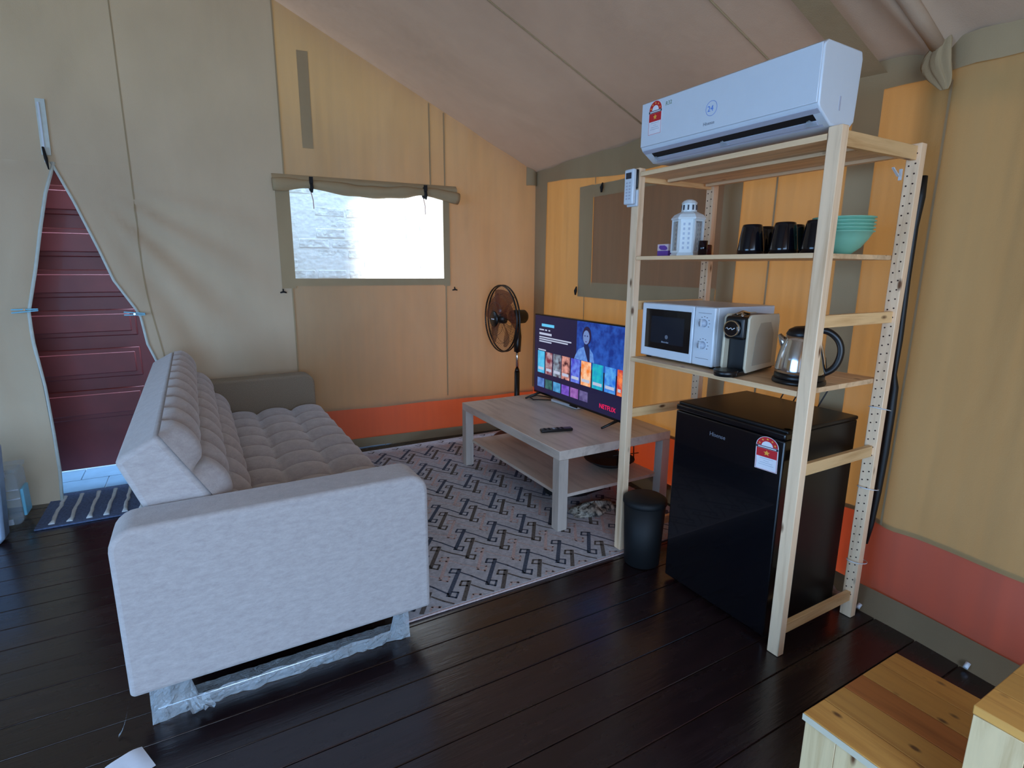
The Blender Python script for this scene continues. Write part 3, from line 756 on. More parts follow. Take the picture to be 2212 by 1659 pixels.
for (a, b_, c) in ((.06, .12, .17), (.135, .16, .17), (.18, .20, .17), (.06, .22, .215), (.06, .46, .265), (.06, .42, .292), (.06, .22, .32), (.05, .15, .43)):
    sq(a, b_, c, c + (.016 if c not in (.215,) else .028), et, .0015)
tiles = [(.045, .135, (60, 170, 226), (90, 200, 240)), (.15, .235, (190, 160, 170), (120, 40, 60)), (.25, .345, (60, 40, 60), (150, 170, 190)), (.355, .45, (70, 30, 40), (230, 160, 150)),
         (.465, .565, (70, 70, 200), (110, 140, 240)), (.58, .685, (245, 130, 50), (255, 210, 170)), (.70, .81, (20, 140, 200), (30, 190, 200)), (.825, .93, (40, 110, 220), (90, 170, 240)), (.945, .992, (200, 60, 60), (250, 140, 80))]
for a, b_, c1_, c2_ in tiles:
    sq(a, b_, .455, .74, emit('screen_poster', c1_, 0.95, c2_, 26), .0015)
    sq(a + .01, b_ - .01, .665, .70, et, .0024)
for k, c1_ in enumerate(((70, 120, 200), (30, 90, 90), (60, 150, 210), (110, 70, 200), (150, 90, 180), (90, 80, 140))):
    sq(.045 + .105 * k, .135 + .105 * k, .81, .93, emit('screen_poster', c1_, 0.7, tuple(min(255, x + 40) for x in c1_), 30), .0015)
lettering('NETFLIX', 0.040, (TXF - .003, TY1 - .008 - .785 * .951, TZ0 + .050), (0, -1, 0), (0, 0, 1), emit('screen_red', (235, 30, 90), 1.1), scr)
for y in (1.375, 2.225):
    mb = MB(); mb.tube([(0.28, y - .02 * (1 if y < 2 else -1) * 0, 0.4605), (0.40, y, 0.49), (0.41, y, 0.50)], [0.007, 0.010, 0.010], 8)
    mb.tube([(0.41, y, 0.50), (0.50, y, 0.4605)], [0.010, 0.007], 8)
    mb.build('stand_foot', M['tvcase'], tv)
MB().box(.384, .392, 1.76, 1.84, .478, .487).build('sensor', M['black'], tv)
# things on the table
ps = thing('power_bar', 'slim white power strip lying below the television', 'power strip', (0.44, 1.95, .4535))
MB().obox((.445, 1.95, .464), (.035, .004, 0), (-.010, .135, 0), (0, 0, .010)).build('bar', M['white'], ps, bevel=.004)
mb = MB(); mb.tube([(.43, 2.08, .459), (.36, 2.14, .458), (.31, 2.17, .458), (.33, 2.25, .458), (.40, 2.27, .458), (.44, 2.20, .458), (.45, 2.12, .459), (.46, 2.09, .46)], .004, 6)
tag(mb.build('cable_loop', M['cable'], None), 'thin black cable coiled on table under television corner', 'cable')
rc = thing('remote_control', 'black television remote lying on the coffee table', 'remote control', (.03, 1.47, .4525))
dd = Vector((.182, -.047, 0)).normalized(); ds = Vector((-dd.y, dd.x, 0))
MB().obox(Vector((.03, 1.472, .462)), dd * .095, ds * .021, Vector((0, 0, .008))).build('body', M['black'], rc, bevel=.005)
for i_ in range(5):
    for j_ in range(2):
        MB().obox(Vector((.03, 1.472, .4708)) + dd * (-.07 + .026 * i_) + ds * (-.009 + .018 * j_), dd * .006, ds * .005, Vector((0, 0, .001))).build('button', M['bin'] if i_ != 2 else M['shade'], rc)
# dish rack on lower shelf
rk = thing('dish_rack', 'black wire rack standing in a tray on table lower shelf', 'rack', (.44, 1.45, .191))
MB().lathe([(0.09, 0), (.15, .035), (.155, .040), (.145, .040), (.085, .006)], (.42, 1.46, .1915), 24).build('tray', M['black_soft'], rk)
mb = MB()
for k in range(5):
    x0 = .40 + .032 * k
    mb.tube([(x0, 1.36, .215), (x0, 1.365, .33 + .01 * math.sin(k)), (x0, 1.38, .355)], .0035, 5)
mb.tube([(.36, 1.355, .285), (.56, 1.355, .270)], .003, 5)
mb.build('wires', M['black'], rk)
# lumps under the table
def lump(name, c, sx, sy, sz, mt, label, cat, seed=1, amp=.3, n=26):
    rnd = random.Random(seed); ph = [rnd.uniform(0, 6.28) for _ in range(8)]
    def fn(s, t):
        a = 2 * PI * s; b_ = PI * t * 0.5
        r = 1 + amp * (math.sin(3 * a + ph[0]) * .4 + math.sin(5 * a + ph[1] + 3 * t) * .3 + math.sin(9 * t + ph[2] + 2 * a) * .35)
        return Vector((c[0] + sx * r * math.cos(a) * math.cos(b_ * .98), c[1] + sy * r * math.sin(a) * math.cos(b_ * .98), c[2] + sz * math.sin(b_) * (1 + .3 * amp * math.sin(4 * a + ph[3]))))
    mb = MB(); mb.grid(fn, n, 12); return tag(mb.build(name, mt, None, merge=True), label, cat)
lump('crumpled_cloth', (.17, 1.275, .009), .15, .065, .055, M['fur'], 'crumpled mottled cream and grey cloth on rug under table', 'cloth', 3, .45)
lump('dark_lump', (.28, 1.62, .009), .20, .14, .11, M['black_soft'], 'black lump on the rug deep under the table', 'bag', 5, .3)  # plain black mound far back under the table

# ------------------------------------------------------------------ pedestal fan
fan = thing('pedestal_fan', 'black pedestal fan with smoky amber blades behind the table', 'fan', (.475, 2.68, 0.0085))
FX, FY, FZ = .335, 2.68, .985
FR = .252
MB().lathe([(.19, 0), (.19, .012), (.17, .026), (.05, .04), (.03, .07), (0, .07)], (.475, FY, .0086), 32).build('base', M['black'], fan)
MB().cyl((.475, FY, .06), (.475, FY, .56), .024, .021).build('lower_pole', M['black'], fan)
MB().cyl((.475, FY, .56), (.475, FY, .585), .020, .015).build('collar', M['black'], fan)
MB().cyl((.475, FY, .58), (.475, FY, .76), .0125).build('upper_pole', M['chrome'], fan, label='chrome telescopic upper pole')
mb = MB(); mb.tube([(.475, FY, .72), (.475, FY, .78), (.478, FY, .84), (.48, FY, .94)], [.026, .03, .03, .018], 14); mb.build('control_box', M['black'], fan)
MB().lathe([(0, .41), (.045, .415), (.052, .43), (.054, .47), (.052, .535), (.038, .552), (0, .555)], (0, FY, .995), 24, axis='x').build('motor', M['black'], fan)
def ring(x, r, rad, mb, n=56): mb.tube([(x, FY + r * math.cos(2 * PI * k / n), FZ + r * math.sin(2 * PI * k / n)) for k in range(n)], rad, 6, closed=True)
for side, nm in ((-1, 'front_grille'), (1, 'rear_grille')):
    mb = MB()
    ring(FX - .0 + side * .012, FR, .006, mb)
    for rr in (.19, .125): ring(FX + side * (.062 - .10 * (rr - .08) ** 2 / .03), rr, .0011, mb, 40)
    for k in range(72):
        a = 2 * PI * k / 72; ca, sa = math.cos(a), math.sin(a); a2 = a + .10
        mb.tube([(FX + side * .066, FY + .055 * ca, FZ + .055 * sa), (FX + side * .058, FY + .15 * math.cos(a + .05), FZ + .15 * math.sin(a + .05)), (FX + side * .036, FY + .22 * math.cos(a2), FZ + .22 * math.sin(a2)), (FX + side * .012, FY + FR * math.cos(a2), FZ + FR * math.sin(a2))], .0009, 3, caps=False)
    mb.build(nm, M['mesh_haze'] if 0 else M['black'], fan)
MB().lathe([(0, -.012), (.055, -.010), (.06, 0), (.055, .006), (0, .006)], (FX - .066, FY, FZ), 24, axis='x').build('badge', M['black'], fan)
MB().box(FX - .0805, FX - .0785, FY - .022, FY + .022, FZ - .004, FZ + .004).build('badge_mark', M['white'], fan)
MB().lathe([(0, -.035), (.03, -.03), (.038, 0), (.038, .03), (0, .03)], (FX, FY, FZ), 20, axis='x').build('hub', M['black'], fan)
for k in range(5):
    a0 = 2 * PI * k / 5 + .3
    def bl(s, t, a0=a0):
        r = .036 + .185 * s; wdt = (.42 + .26 * s) * (1 - .3 * s ** 4); a = a0 + (t - .5) * 2 * wdt + .25 * s
        return Vector((FX + (t - .5) * .045 * (1 + .2 * s), FY + r * math.cos(a), FZ + r * math.sin(a)))
    MB().grid(bl, 8, 8).build('blade', M['fan_blade'], fan, recalc=False)

# ------------------------------------------------------------------ shelving unit
sh = thing('shelving_unit', 'tall raw pine shelving unit against the right canvas wall', 'shelf unit', (.25, .45, 0))
DX, DY = .498, .901
for (x0, y0, hl) in ((0, 0, 0), (0, .857, 0), (.464, 0, 1), (.464, .857, 1)):
    po = MB().box(x0, x0 + .034, y0, y0 + .044, 0.0005 if y0 < .5 else 0.0087, 1.79).build('post', M['pine_z'], sh, bevel=.002, seg=1)
    if hl:
        mb = MB()
        for k in range(52):
            z = .10 + .0325 * k
            for yy in (y0 + .012, y0 + .032):
                zz = z if yy < y0 + .02 else z - .006
                mb.lathe([(0.0028, -.0012), (.0028, .0004)], (x0, yy, zz), 8, axis='x')
        mb.build('peg_holes', M['hole'], po, kind='stuff')
for y in (.012, .872):
    for (z0, z1) in ((1.736, 1.781), (1.186, 1.226), (.680, .722), (.072, .112)):
        MB().box(.034, .464, y, y + .018, z0, z1).build('rail', M['pine_x'], sh, bevel=.001, seg=1)
for zt in (1.772, 1.422, .975):
    for k in range(4):
        x0 = .002 + .1235 * k
        MB().box(x0, x0 + .1225, .046, .855, zt - .018, zt).build('board', M['pine_y'], sh, bevel=.0008, seg=1) if zt != 1.422 else MB().box(x0, x0 + .1225, .046, .855, zt - .016, zt).build('board', M['pine_y'], sh, bevel=.0008, seg=1)
for x in (.16, .40):
    MB().box(x, x + .022, .05, .852, 1.742, 1.7535).build('batten', M['pine_y'], sh)
mb = MB(); mb.obox((.425, .052, 1.700), (.02, 0, -.012), (0, .004, 0), (.001, 0, .0015)); mb.box(.455, .463, .048, .056, 1.675, 1.712)
mb.build('bracket', M['white'], sh, label='white metal bracket')
for z in (.862, .545, .235):
    mb = MB(); c = (.495, .022, z)
    mb.tube([(.495 + .052 * math.cos(a) * 1.0, .022 + .03 * math.sin(a), z - .012 * math.cos(a)) for a in [2 * PI * k / 16 for k in range(16)]], .002, 5, closed=True)
    mb.build('cable_tie', M['white'], sh)
# hose bundle behind the near rear post
hs_ = [(.533, .010, 1.69), (.520, .010, 1.62), (.518, .012, 1.52), (.520, .01, 1.34), (.532, .01, 1.12), (.536, .01, .99), (.550, .01, .94), (.552, .01, .85), (.553, .01, .68), (.552, .012, .52), (.545, .015, .38), (.54, .02, .30)]
tag(MB().tube(hs_, [.010, .018, .014, .012, .012, .008, .014, .016, .015, .013, .011, .007], 10).build('cable_bundle', M['cable'], None), 'black bundled cable tied behind right rear shelving post', 'cable')
hp = thing('drain_hose', 'grey ribbed hose coiled on floor behind the fridge', 'hose', (.52, .2, 0))
for k in range(2):
    pts = [(.522 + .012 * k, .44 - .36 * t / 26, .028 + (.05 + .045 * k) * max(0, math.sin(PI * t / 26)) ** 1.5 + .006 * math.sin(t)) for t in range(27)]
    MB().tube(pts, [.016 if i % 2 else .013 for i in range(27)], 8).build('hose_loop', M['hosegrey'], hp)

# ------------------------------------------------------------------ fridge and bin
fr = thing('mini_fridge', 'glossy black mini fridge standing under the shelving', 'fridge', (.26, .33, 0))
FX0 = .030
MB().box(FX0 + .055, .475, .085, .585, .012, .805).build('cabinet', M['fridge_side'], fr, bevel=.004)
MB().box(FX0 + .012, .478, .083, .587, .8055, .822).build('top_panel', M['fridge_side'], fr, bevel=.006)
dfr = MB().box(FX0, FX0 + .052, .083, .587, .018, .785).build('door', M['fridge'], fr, bevel=.006)
MB().box(FX0 - .002, FX0 + .052, .083, .587, .787, .812).build('top_trim', M['fridge'], fr, bevel=.006)
MB().cyl((FX0 + .03, .10, .812), (FX0 + .03, .10, .822), .012).build('hinge_cap', M['black'], fr)
lettering('Hisense', .024, (FX0 - .0006, .405, .722), (0, -1, 0), (0, 0, 1), M['greyink'], dfr)
for (x, y) in ((.10, .12), (.10, .55), (.44, .12), (.44, .55)): MB().cyl((x, y, .0), (x, y, .014), .018).build('foot', M['black'], fr)
def energy_label(par, org, xd, ud, s, tilt=0.0, wx=1.0):
    """star rating sticker: half-round crown, black band, red star field, white data field"""
    xd, ud = Vector(xd), Vector(ud); nd = xd.cross(ud); org = Vector(org)
    q = Quaternion(nd, tilt); xd = q @ xd; ud = q @ ud
    fn = lambda a, c, d: org + xd * a * s * wx + ud * c * s + nd * d
    st0 = MB(); crown = [(.5 * math.cos(PI * k / 20), .62 + .5 * math.sin(PI * k / 20)) for k in range(21)]
    st0.prism(crown + [(-.5, -.62), (.5, -.62)], fn, 0, .0006)
    base = st0.build('energy_label', M['paper'], par, label='red and white star rating sticker')
    mb = MB(); mb.prism([(.47 * math.cos(PI * k / 20), .63 + .47 * math.sin(PI * k / 20)) for k in range(21)], fn, .0006, .0009); mb.build('red_crown', M['red'], base)
    mb = MB(); mb.prism([(.25 * math.cos(PI * k / 16), .63 + .25 * math.sin(PI * k / 16)) for k in range(17)], fn, .0009, .0012); mb.build('white_dial', M['paper'], base)
    mb = MB(); mb.prism([(-.49, .50), (.49, .50), (.49, .62), (-.49, .62)], fn, .0009, .0012); mb.build('black_band', M['ink'], base)
    mb = MB(); mb.prism([(-.40, .535), (.40, .535), (.40, .585), (-.40, .585)], fn, .0012, .0014); mb.build('band_line', M['paper'], base)
    mb = MB(); mb.prism([(-.46, .06), (.46, .06), (.46, .49), (-.46, .49)], fn, .0006, .0009); mb.build('red_field', M['red'], base)
    def star(cx, cy, r, par_, nm):
        mb = MB(); mb.prism([(cx + (r if k % 2 == 0 else r * .45) * math.sin(PI * k / 5), cy + (r if k % 2 == 0 else r * .45) * math.cos(PI * k / 5)) for k in range(10)], fn, .0009, .0013); mb.build(nm, M['yellow'], par_)
    star(0, .28, .15, base, 'star')
    for k in range(5):
        a = PI * (k + .5) / 5; star(.36 * math.cos(a), .63 + .36 * math.sin(a), .06, base, 'star')
    for (z, w_) in ((-.02, .3), (-.14, .12), (-.24, .28), (-.34, .34)):
        mb = MB(); mb.prism([(-w_, z - .012), (w_, z - .012), (w_, z + .012), (-w_, z + .012)], fn, .0006, .0008); mb.build('data_line', M['shade'], base)
    for bx in ((-.47, -.455, -.60, .06), (.455, .47, -.60, .06), (-.47, .47, -.60, -.585)):
        mb = MB(); mb.prism([(bx[0], bx[2]), (bx[1], bx[2]), (bx[1], bx[3]), (bx[0], bx[3])], fn, .0006, .0008); mb.build('red_edge', M['red'], base)
    return base
energy_label(dfr, (FX0 - .0002, .148, .704), (0, -1, 0), (0, 0, 1), .072, 0.03, 1.25)

bn = thing('pedal_bin', 'small round black waste bin between shelving post and fridge', 'bin', (.035, .742, 0))
MB().lathe([(.078, .001), (.082, .004), (.096, .300), (0, .300)], (.035, .742, 0), 40).build('body', M['bin'], bn)
MB().lathe([(.099, .300), (.101, .304), (.100, .322), (.085, .332), (0, .334)], (.035, .742, 0), 40).build('lid', M['bin'], bn)

# ------------------------------------------------------------------ microwave
mw = thing('microwave', 'white microwave oven on the middle shelf at left', 'microwave', (.24, .66, .976))
MB().box(.075, .42, .447, .851, .986, 1.222).build('casing', M['white'], mw, bevel=.004)
mdo = MB().box(.056, .0745, .553, .852, .986, 1.221).build('door', M['white_ac'], mw, bevel=.005)
MB().box(.0545, .057, .566, .825, 1.024, 1.196).build('window', M['fridge'], mdo, label='black glass window')
MB().box(.0538, .0546, .600, .790, 1.050, 1.166).build('inner_screen', flat('tinted_glass', (26, 32, 42), .15), mdo)
mcp = MB().box(.056, .0745, .447, .550, .986, 1.221).build('control_panel', M['white_ac'], mw, bevel=.005)
for z in (1.158, 1.070):
    MB().lathe([(0, -.018), (.014, -.017), (.0155, 0)], (.056, .498, z), 24, axis='x').build('dial', M['shade'], mcp)
    MB().obox((.040, .498, z), (.004, 0, 0), (0, .003, 0), (0, 0, .014)).build('pointer', M['white'], mcp)
mb = MB()
for z in (1.158, 1.070):
    for k in range(9):
        a = math.radians(-120 + 240 * k / 8 + 90)
        mb.obox((.0556, .498 - .026 * math.cos(a), z + .026 * math.sin(a)), (.0006, 0, 0), (0, .0025, 0), (0, 0, .0015))
mb.box(.0552, .056, .465, .53, 1.015, 1.0165); mb.box(.0552, .056, .465, .53, 1.197, 1.1985)
mb.build('scale_marks', M['greyink'], mcp)
MB().cyl((.0535, .695, 1.080), (.0542, .695, 1.080), .009, n=16).build('emblem', M['greyink'], mdo)
lettering('Electrolux', .010, (.0533, .722, 1.054), (0, -1, 0), (0, 0, 1), M['shade'], mdo, .0002)
for (x, y) in ((.09, .47), (.09, .83), (.40, .47), (.40, .83)): MB().cyl((x, y, .9755), (x, y, .987), .012, n=12).build('foot', M['black'], mw)

# ------------------------------------------------------------------ capsule coffee machine
cf = thing('coffee_machine', 'black capsule coffee machine with cream side panels beside microwave', 'coffee machine', (.06, .35, .976))
ca_ = math.atan2(.17, .985); ax_ = Vector((math.cos(ca_), math.sin(ca_), 0)); bx_ = Vector((math.sin(ca_), -math.cos(ca_), 0)); O_ = Vector((.055, .348, .9755))
def K(a, b_, z): return O_ + ax_ * a + bx_ * b_ + Vector((0, 0, z))
def kb(a0, a1, b0, b1, z0, z1): return MB().obox(K((a0 + a1) / 2, (b0 + b1) / 2, (z0 + z1) / 2), ax_ * (a1 - a0) / 2, bx_ * (b1 - b0) / 2, Vector((0, 0, (z1 - z0) / 2)))
kb(.035, .235, -.044, .044, .006, .222).build('body', M['black'], cf, bevel=.006)
kb(-.012, .05, -.040, .040, .135, .222).build('head', M['black'], cf, bevel=.012, seg=3)
for sgn in (-1, 1):
    mb = MB(); prof = [(.0, .03), (.012, .010), (.24, .018), (.245, .20), (.235, .225), (.02, .228), (.004, .215)]
    mb.prism(prof, lambda a, c, d: K(a, d, c), sgn * .046 - .005, sgn * .046 + .005)
    sp = mb.build('side_panel', M['cream'], cf, bevel=.003, label='cream side panel')
    if sgn > 0:
        mb = MB(); mb.prism([(.045, .035), (.20, .035), (.20, .15), (.17, .195), (.09, .195), (.06, .15)], lambda a, c, d: K(a, d, c), .0512, .0522); mb.build('inlay', M['cream2'], sp, bevel=.001)
kb(.18, .275, -.036, .036, .196, .214).build('water_tank_lid', M['black'], cf, bevel=.003)
kb(.238, .268, -.036, .036, .01, .196).build('water_tank', M['clear'], cf)
mb = MB(); mb.tube([K(-.020, 0, .178), K(-.035, 0, .178)], [.030, .030], 28); mb.build('knob_ring', M['chrome'], cf)
mb = MB(); mb.tube([K(-.035, 0, .178), K(-.038, 0, .178)], [.027, .024], 28); kn = mb.build('knob_face', M['mug'], cf)
mb = MB(); mb.tube([K(-.039, -.018 + .005 * k, .178 + .004 * math.sin(k * 2.1)) for k in range(8)], .0016, 5); mb.build('script_mark', M['white'], kn)
mb = MB(); mb.tube([K(.02, .012, .205), K(.02, .012, .235)], [.006, .004], 8); mb.tube([K(.03, -.02, .224), K(.08, -.02, .234), K(.13, -.02, .226)], .006, 8); mb.build('lever', M['chrome'], cf)
mb = MB(); mb.tube([K(-.045, 0, .002), K(-.045, 0, .024)], [.042, .044], 30); mb.build('drip_tray', M['black'], cf)
kb(-.045, .04, -.044, .044, .002, .018).build('foot_plate', M['black'], cf, bevel=.002)

# ------------------------------------------------------------------ kettle
kt = thing('kettle', 'polished steel kettle with black handle behind the front shelf post', 'kettle', (.145, .135, .976))
kc = (.145, .135, .976)
MB().lathe([(.086, .0005), (.088, .004), (.086, .014), (0, .014)], kc, 40).build('power_base', M['black'], kt)
MB().lathe([(.080, .015), (.082, .018), (.081, .034), (0, .034)], kc, 40).build('heater_ring', M['black'], kt)
MB().lathe([(.080, .034), (.081, .05), (.076, .09), (.068, .125), (.060, .150), (.055, .168), (0, .168)], kc, 48).build('body', M['chrome'], kt)
kd = Vector((.53, -.85, 0)); kc_ = Vector(kc)
MB().lathe([(.054, .168), (.056, .172), (.048, .188), (.03, .198), (0, .202)], kc, 32).build('lid', M['black'], kt)
mb = MB()
sp0 = kc_ - kd * .050 + Vector((0, 0, .135)); mb.tube([kc_ - kd * .045 + Vector((0, 0, .115)), kc_ - kd * .062 + Vector((0, 0, .145)), kc_ - kd * .076 + Vector((0, 0, .168))], [.018, .015, .006], 12); mb.build('spout', M['steel'], kt)
mb = MB(); hp_ = [(.035, .192), (.075, .185), (.105, .160), (.118, .125), (.114, .085), (.098, .055), (.070, .036)]
def smooth(p, n=5):
    q = [p[0]] + list(p) + [p[-1]]; out = []
    for i in range(1, len(q) - 2):
        for k in range(n):
            t = k / n; out.append(tuple(.5 * (2 * b1 + (c1 - a1) * t + (2 * a1 - 5 * b1 + 4 * c1 - d1) * t * t + (3 * b1 - a1 - 3 * c1 + d1) * t ** 3) for a1, b1, c1, d1 in zip(q[i - 1], q[i], q[i + 1], q[i + 2])))
    return out + [p[-1]]
hp_ = smooth(hp_)
mb.tube([kc_ + kd * a + Vector((0, 0, z)) for a, z in hp_], .0115, 14); mb.build('handle', M['black'], kt)

# ------------------------------------------------------------------ upper shelf things (shelf top z = 1.422)
ZS = 1.4225
ln = thing('lantern', 'white perforated metal candle lantern on the upper shelf', 'lantern', (.13, .688, ZS))
lc = Vector((.13, .688, ZS)); LR = .060
def hexp(r, z, n=6, rot=math.radians(8)): return [lc + Vector((r * math.cos(2 * PI * k / n + rot), r * math.sin(2 * PI * k / n + rot), z)) for k in range(n)]
rot_ = math.radians(8)
MB().lathe([(.066, 0), (.066, .006), (.060, .014), (0, .014)], lc, 6, rot=rot_, smooth=False).build('base', M['lantern'], ln)
a6, b6 = hexp(LR, .014), hexp(LR, .148)
mb = MB()
for k in range(6): mb.bar(a6[k], b6[k], .008, .008, up=(1, 0, 0))
for ring_z in (.018, .144):
    h = hexp(LR - .002, ring_z)
    for k in range(6): mb.bar(h[k], h[(k + 1) % 6], .005, .008)
mb.build('cage', M['lantern'], ln)
for k in range(6):
    c = (a6[k] + a6[(k + 1) % 6]) / 2 + Vector((0, 0, .067)); d = (a6[(k + 1) % 6] - a6[k]).normalized(); nrm = Vector((d.y, -d.x, 0))
    if k % 2 == 0: MB().obox(c, d * .024, nrm * .0008, Vector((0, 0, .060))).build('pane', M['glass'], ln)
    else:
        mb = MB(); mb.obox(c, d * .024, nrm * .001, Vector((0, 0, .060))); pp = mb.build('fretwork', M['lantern'], ln)
        mb = MB()
        for r_ in range(6):
            for q_ in (-1, 1): mb.obox(c + d * .010 * q_ + Vector((0, 0, -.048 + .019 * r_)), d * .004, nrm * .0014, Vector((0, 0, .005)))
        mb.build('cutout', M['shade'], pp)
MB().lathe([(.070, .148), (.070, .154), (.058, .168), (.032, .180), (0, .180)], lc, 6, rot=rot_, smooth=False).build('roof', M['lantern'], ln)
mb = MB().lathe([(.032, .180), (.030, .212), (.033, .214), (.024, .224), (.012, .229), (0, .230)], lc, 12, smooth=False); cu_ = mb.build('cupola', M['lantern'], ln)
mb = MB()
for k in range(10):
    a = 2 * PI * k / 10; mb.obox(lc + Vector((.031 * math.cos(a), .031 * math.sin(a), .196)), (.0015 * math.cos(a), .0015 * math.sin(a), 0), (-.003 * math.sin(a), .003 * math.cos(a), 0), (0, 0, .010))
mb.build('vent_slots', M['ink'], cu_)
MB().cyl(lc + Vector((0, 0, .0145)), lc + Vector((0, 0, .085)), .026).build('candle', M['candle'], ln)
bx = thing('small_carton', 'small purple and pale pink carton left of the white lantern', 'box', (.13, .80, ZS))
MB().box(.105, .145, .768, .832, ZS + .0005, ZS + .024).build('lower_half', M['purple'], bx)
MB().box(.105, .145, .768, .832, ZS + .0245, ZS + .052).build('upper_half', M['pinkish'], bx)
mb = MB(); mb.prism([(.772, .030), (.776, .040), (.79, .047), (.82, .047), (.822, .036), (.81, .028), (.785, .026)], lambda a, c, d: (d, a, ZS + c), .1035, .1048); mb.build('printed_patch', M['purple'], bx)
gl = MB().lathe([(0, .003), (.015, .003), (.017, .058), (.019, .058), (.0175, 0), (0, 0)][::-1], (.10, .575, ZS + .0005), 24)
tag(gl.build('shot_glass', M['dkglass'], None), 'dark shot glass standing right beside the lantern', 'glass')
tag(MB().lathe([(.022, 0), (.024, .004), (.024, .042), (.021, .046), (0, .046)], (.185, .632, ZS + .0005), 24).build('candle_jar', M['redglass'], None), 'dark red candle jar behind the shot glass', 'jar')
mugs = [(.11, .358, 'upturned black cup leftmost in the front row on upper shelf'), (.11, .226, 'upturned black cup in middle of the front row on upper shelf'), (.115, .112, 'upturned black cup partly hidden by the front shelving post'),
        (.235, .395, 'upturned black cup behind the leftmost front cup'), (.235, .275, 'upturned black cup at back between the middle and right front cups')]
mp = MB().lathe([(.043, 0), (.047, .002), (.046, .02), (.041, .06), (.036, .095), (.033, .106), (.028, .108), (0, .108)], (0, 0, 0), 32)
mug0 = mp.build('cup', M['mug'], None)
for i, (x, y, lb) in enumerate(mugs):
    o = mug0 if i == 0 else copy_tree(mug0)
    o.location = (x, y, ZS + .0005); o.rotation_euler.z = (-1.4, -1.6, -1.5, -1.7, -1.6)[i]
    tag(o, lb, 'cup', 'upturned black cups on the upper shelf')
bp = MB().lathe([(.034, 0), (.036, .003), (.060, .022), (.080, .050), (.091, .072), (.097, .074), (.097, .077), (.089, .077), (.077, .053), (.058, .026), (.033, .006), (0, .006)], (0, 0, 0), 48)
bowl0 = bp.build('bowl', M['mint'], None)
lbs = ('mint green bowl at the bottom of the stack on upper shelf', 'mint green bowl second from bottom of the stack', 'mint green bowl in the middle of the stack', 'mint green bowl second from top of the stack', 'mint green bowl on top of the stack')
for i in range(5):
    o = bowl0 if i == 0 else copy_tree(bowl0)
    o.location = (.27, .118, ZS + .0005 + .0115 * i); tag(o, lbs[i], 'bowl', 'stacked mint bowls on the upper shelf')

# ------------------------------------------------------------------ air conditioner on top
ac = thing('air_conditioner', 'white split air conditioner unit resting on top of shelving', 'air conditioner', (.03, .40, 1.79))
AY0, AY1 = .032, .772
prof = [(-.062, 2.014), (-.078, 2.002), (-.080, 1.99), (-.078, 1.842), (-.070, 1.830), (-.010, 1.7905), (.085, 1.7905), (.108, 1.812), (.116, 1.99), (.108, 2.012)]
MB().prism(prof, lambda a, c, d: (a, d, c), AY0, AY1).build('casing', M['white_ac'], ac, bevel=.005, seg=3)
pf = MB().box(-.0845, -.0795, AY0 + .004, AY1 - .004, 1.844, 2.004).build('front_panel', M['white_ac'], ac, bevel=.002)
tdir = Vector((.060, 0, -.0395)).normalized(); nn = Vector((tdir.z, 0, -tdir.x)).normalized()
if nn.z > 0: nn = -nn
def AQ(t, y, h=0): return Vector((-.070, 0, 1.830)) + tdir * t * .072 + Vector((0, y, 0)) + nn * h
def aq(t0, t1, y0, y1, h0, h1, nm, mt, bev=0):
    c = AQ((t0 + t1) / 2, (y0 + y1) / 2, (h0 + h1) / 2)
    return MB().obox(c, tdir * .072 * (t1 - t0) / 2, Vector((0, (y1 - y0) / 2, 0)), nn * (h1 - h0) / 2).build(nm, mt, ac, bevel=bev)
aq(-.04, .22, AY0 + .006, AY1 - .006, -.0005, .0015, 'lip', M['grey_lip'], .0006)
aq(.24, .58, AY0 + .03, AY1 - .04, -.0005, .0006, 'outlet_slot', M['dark_slot'])
aq(.58, .84, AY0 + .03, AY1 - .04, .001, .0035, 'louvre', M['grey_lip'], .001)
aq(.86, .99, AY0 + .02, AY1 - .03, -.006, .0002, 'underside_trim', M['grey_lip'])
for y in (AY0 + .05, .40, AY1 - .05):
    mb = MB(); mb.prism([(-.02, 0), (.02, 0), (.006, .020), (-.004, .022)], lambda a, c, d: AQ(.80 - c / .062, y + a, .004 + d), 0, .002); mb.build('clear_tab', M['clear'], ac)
energy_label(pf, (-.0847, .693, 1.924), (0, -1, 0), (0, 0, 1), .070, 0.0)
lettering('R32', .020, (-.0848, .641, 1.972), (0, -1, .05), (0, .0, 1), M['greenink'], pf)
lettering('Hisense', .0155, (-.0848, .452, 1.862), (0, -1, 0), (0, 0, 1), M['greyink'], pf)
lettering('24', .026, (-.0848, .437, 1.905), (0, -1, 0), (0, 0, 1), M['blueink'], pf)
mb = MB(); mb.tube([(-.0848, .420 + .024 * math.cos(a), 1.914 + .024 * math.sin(a)) for a in [2 * PI * k / 24 for k in range(24)]], .0007, 4, closed=True); mb.build('emblem_ring', M['blueink'], pf)
MB().box(.02, .026, AY0 - .0012, AY0 + .002, 1.835, 1.875).build('side_notch', M['grey_lip'], ac)
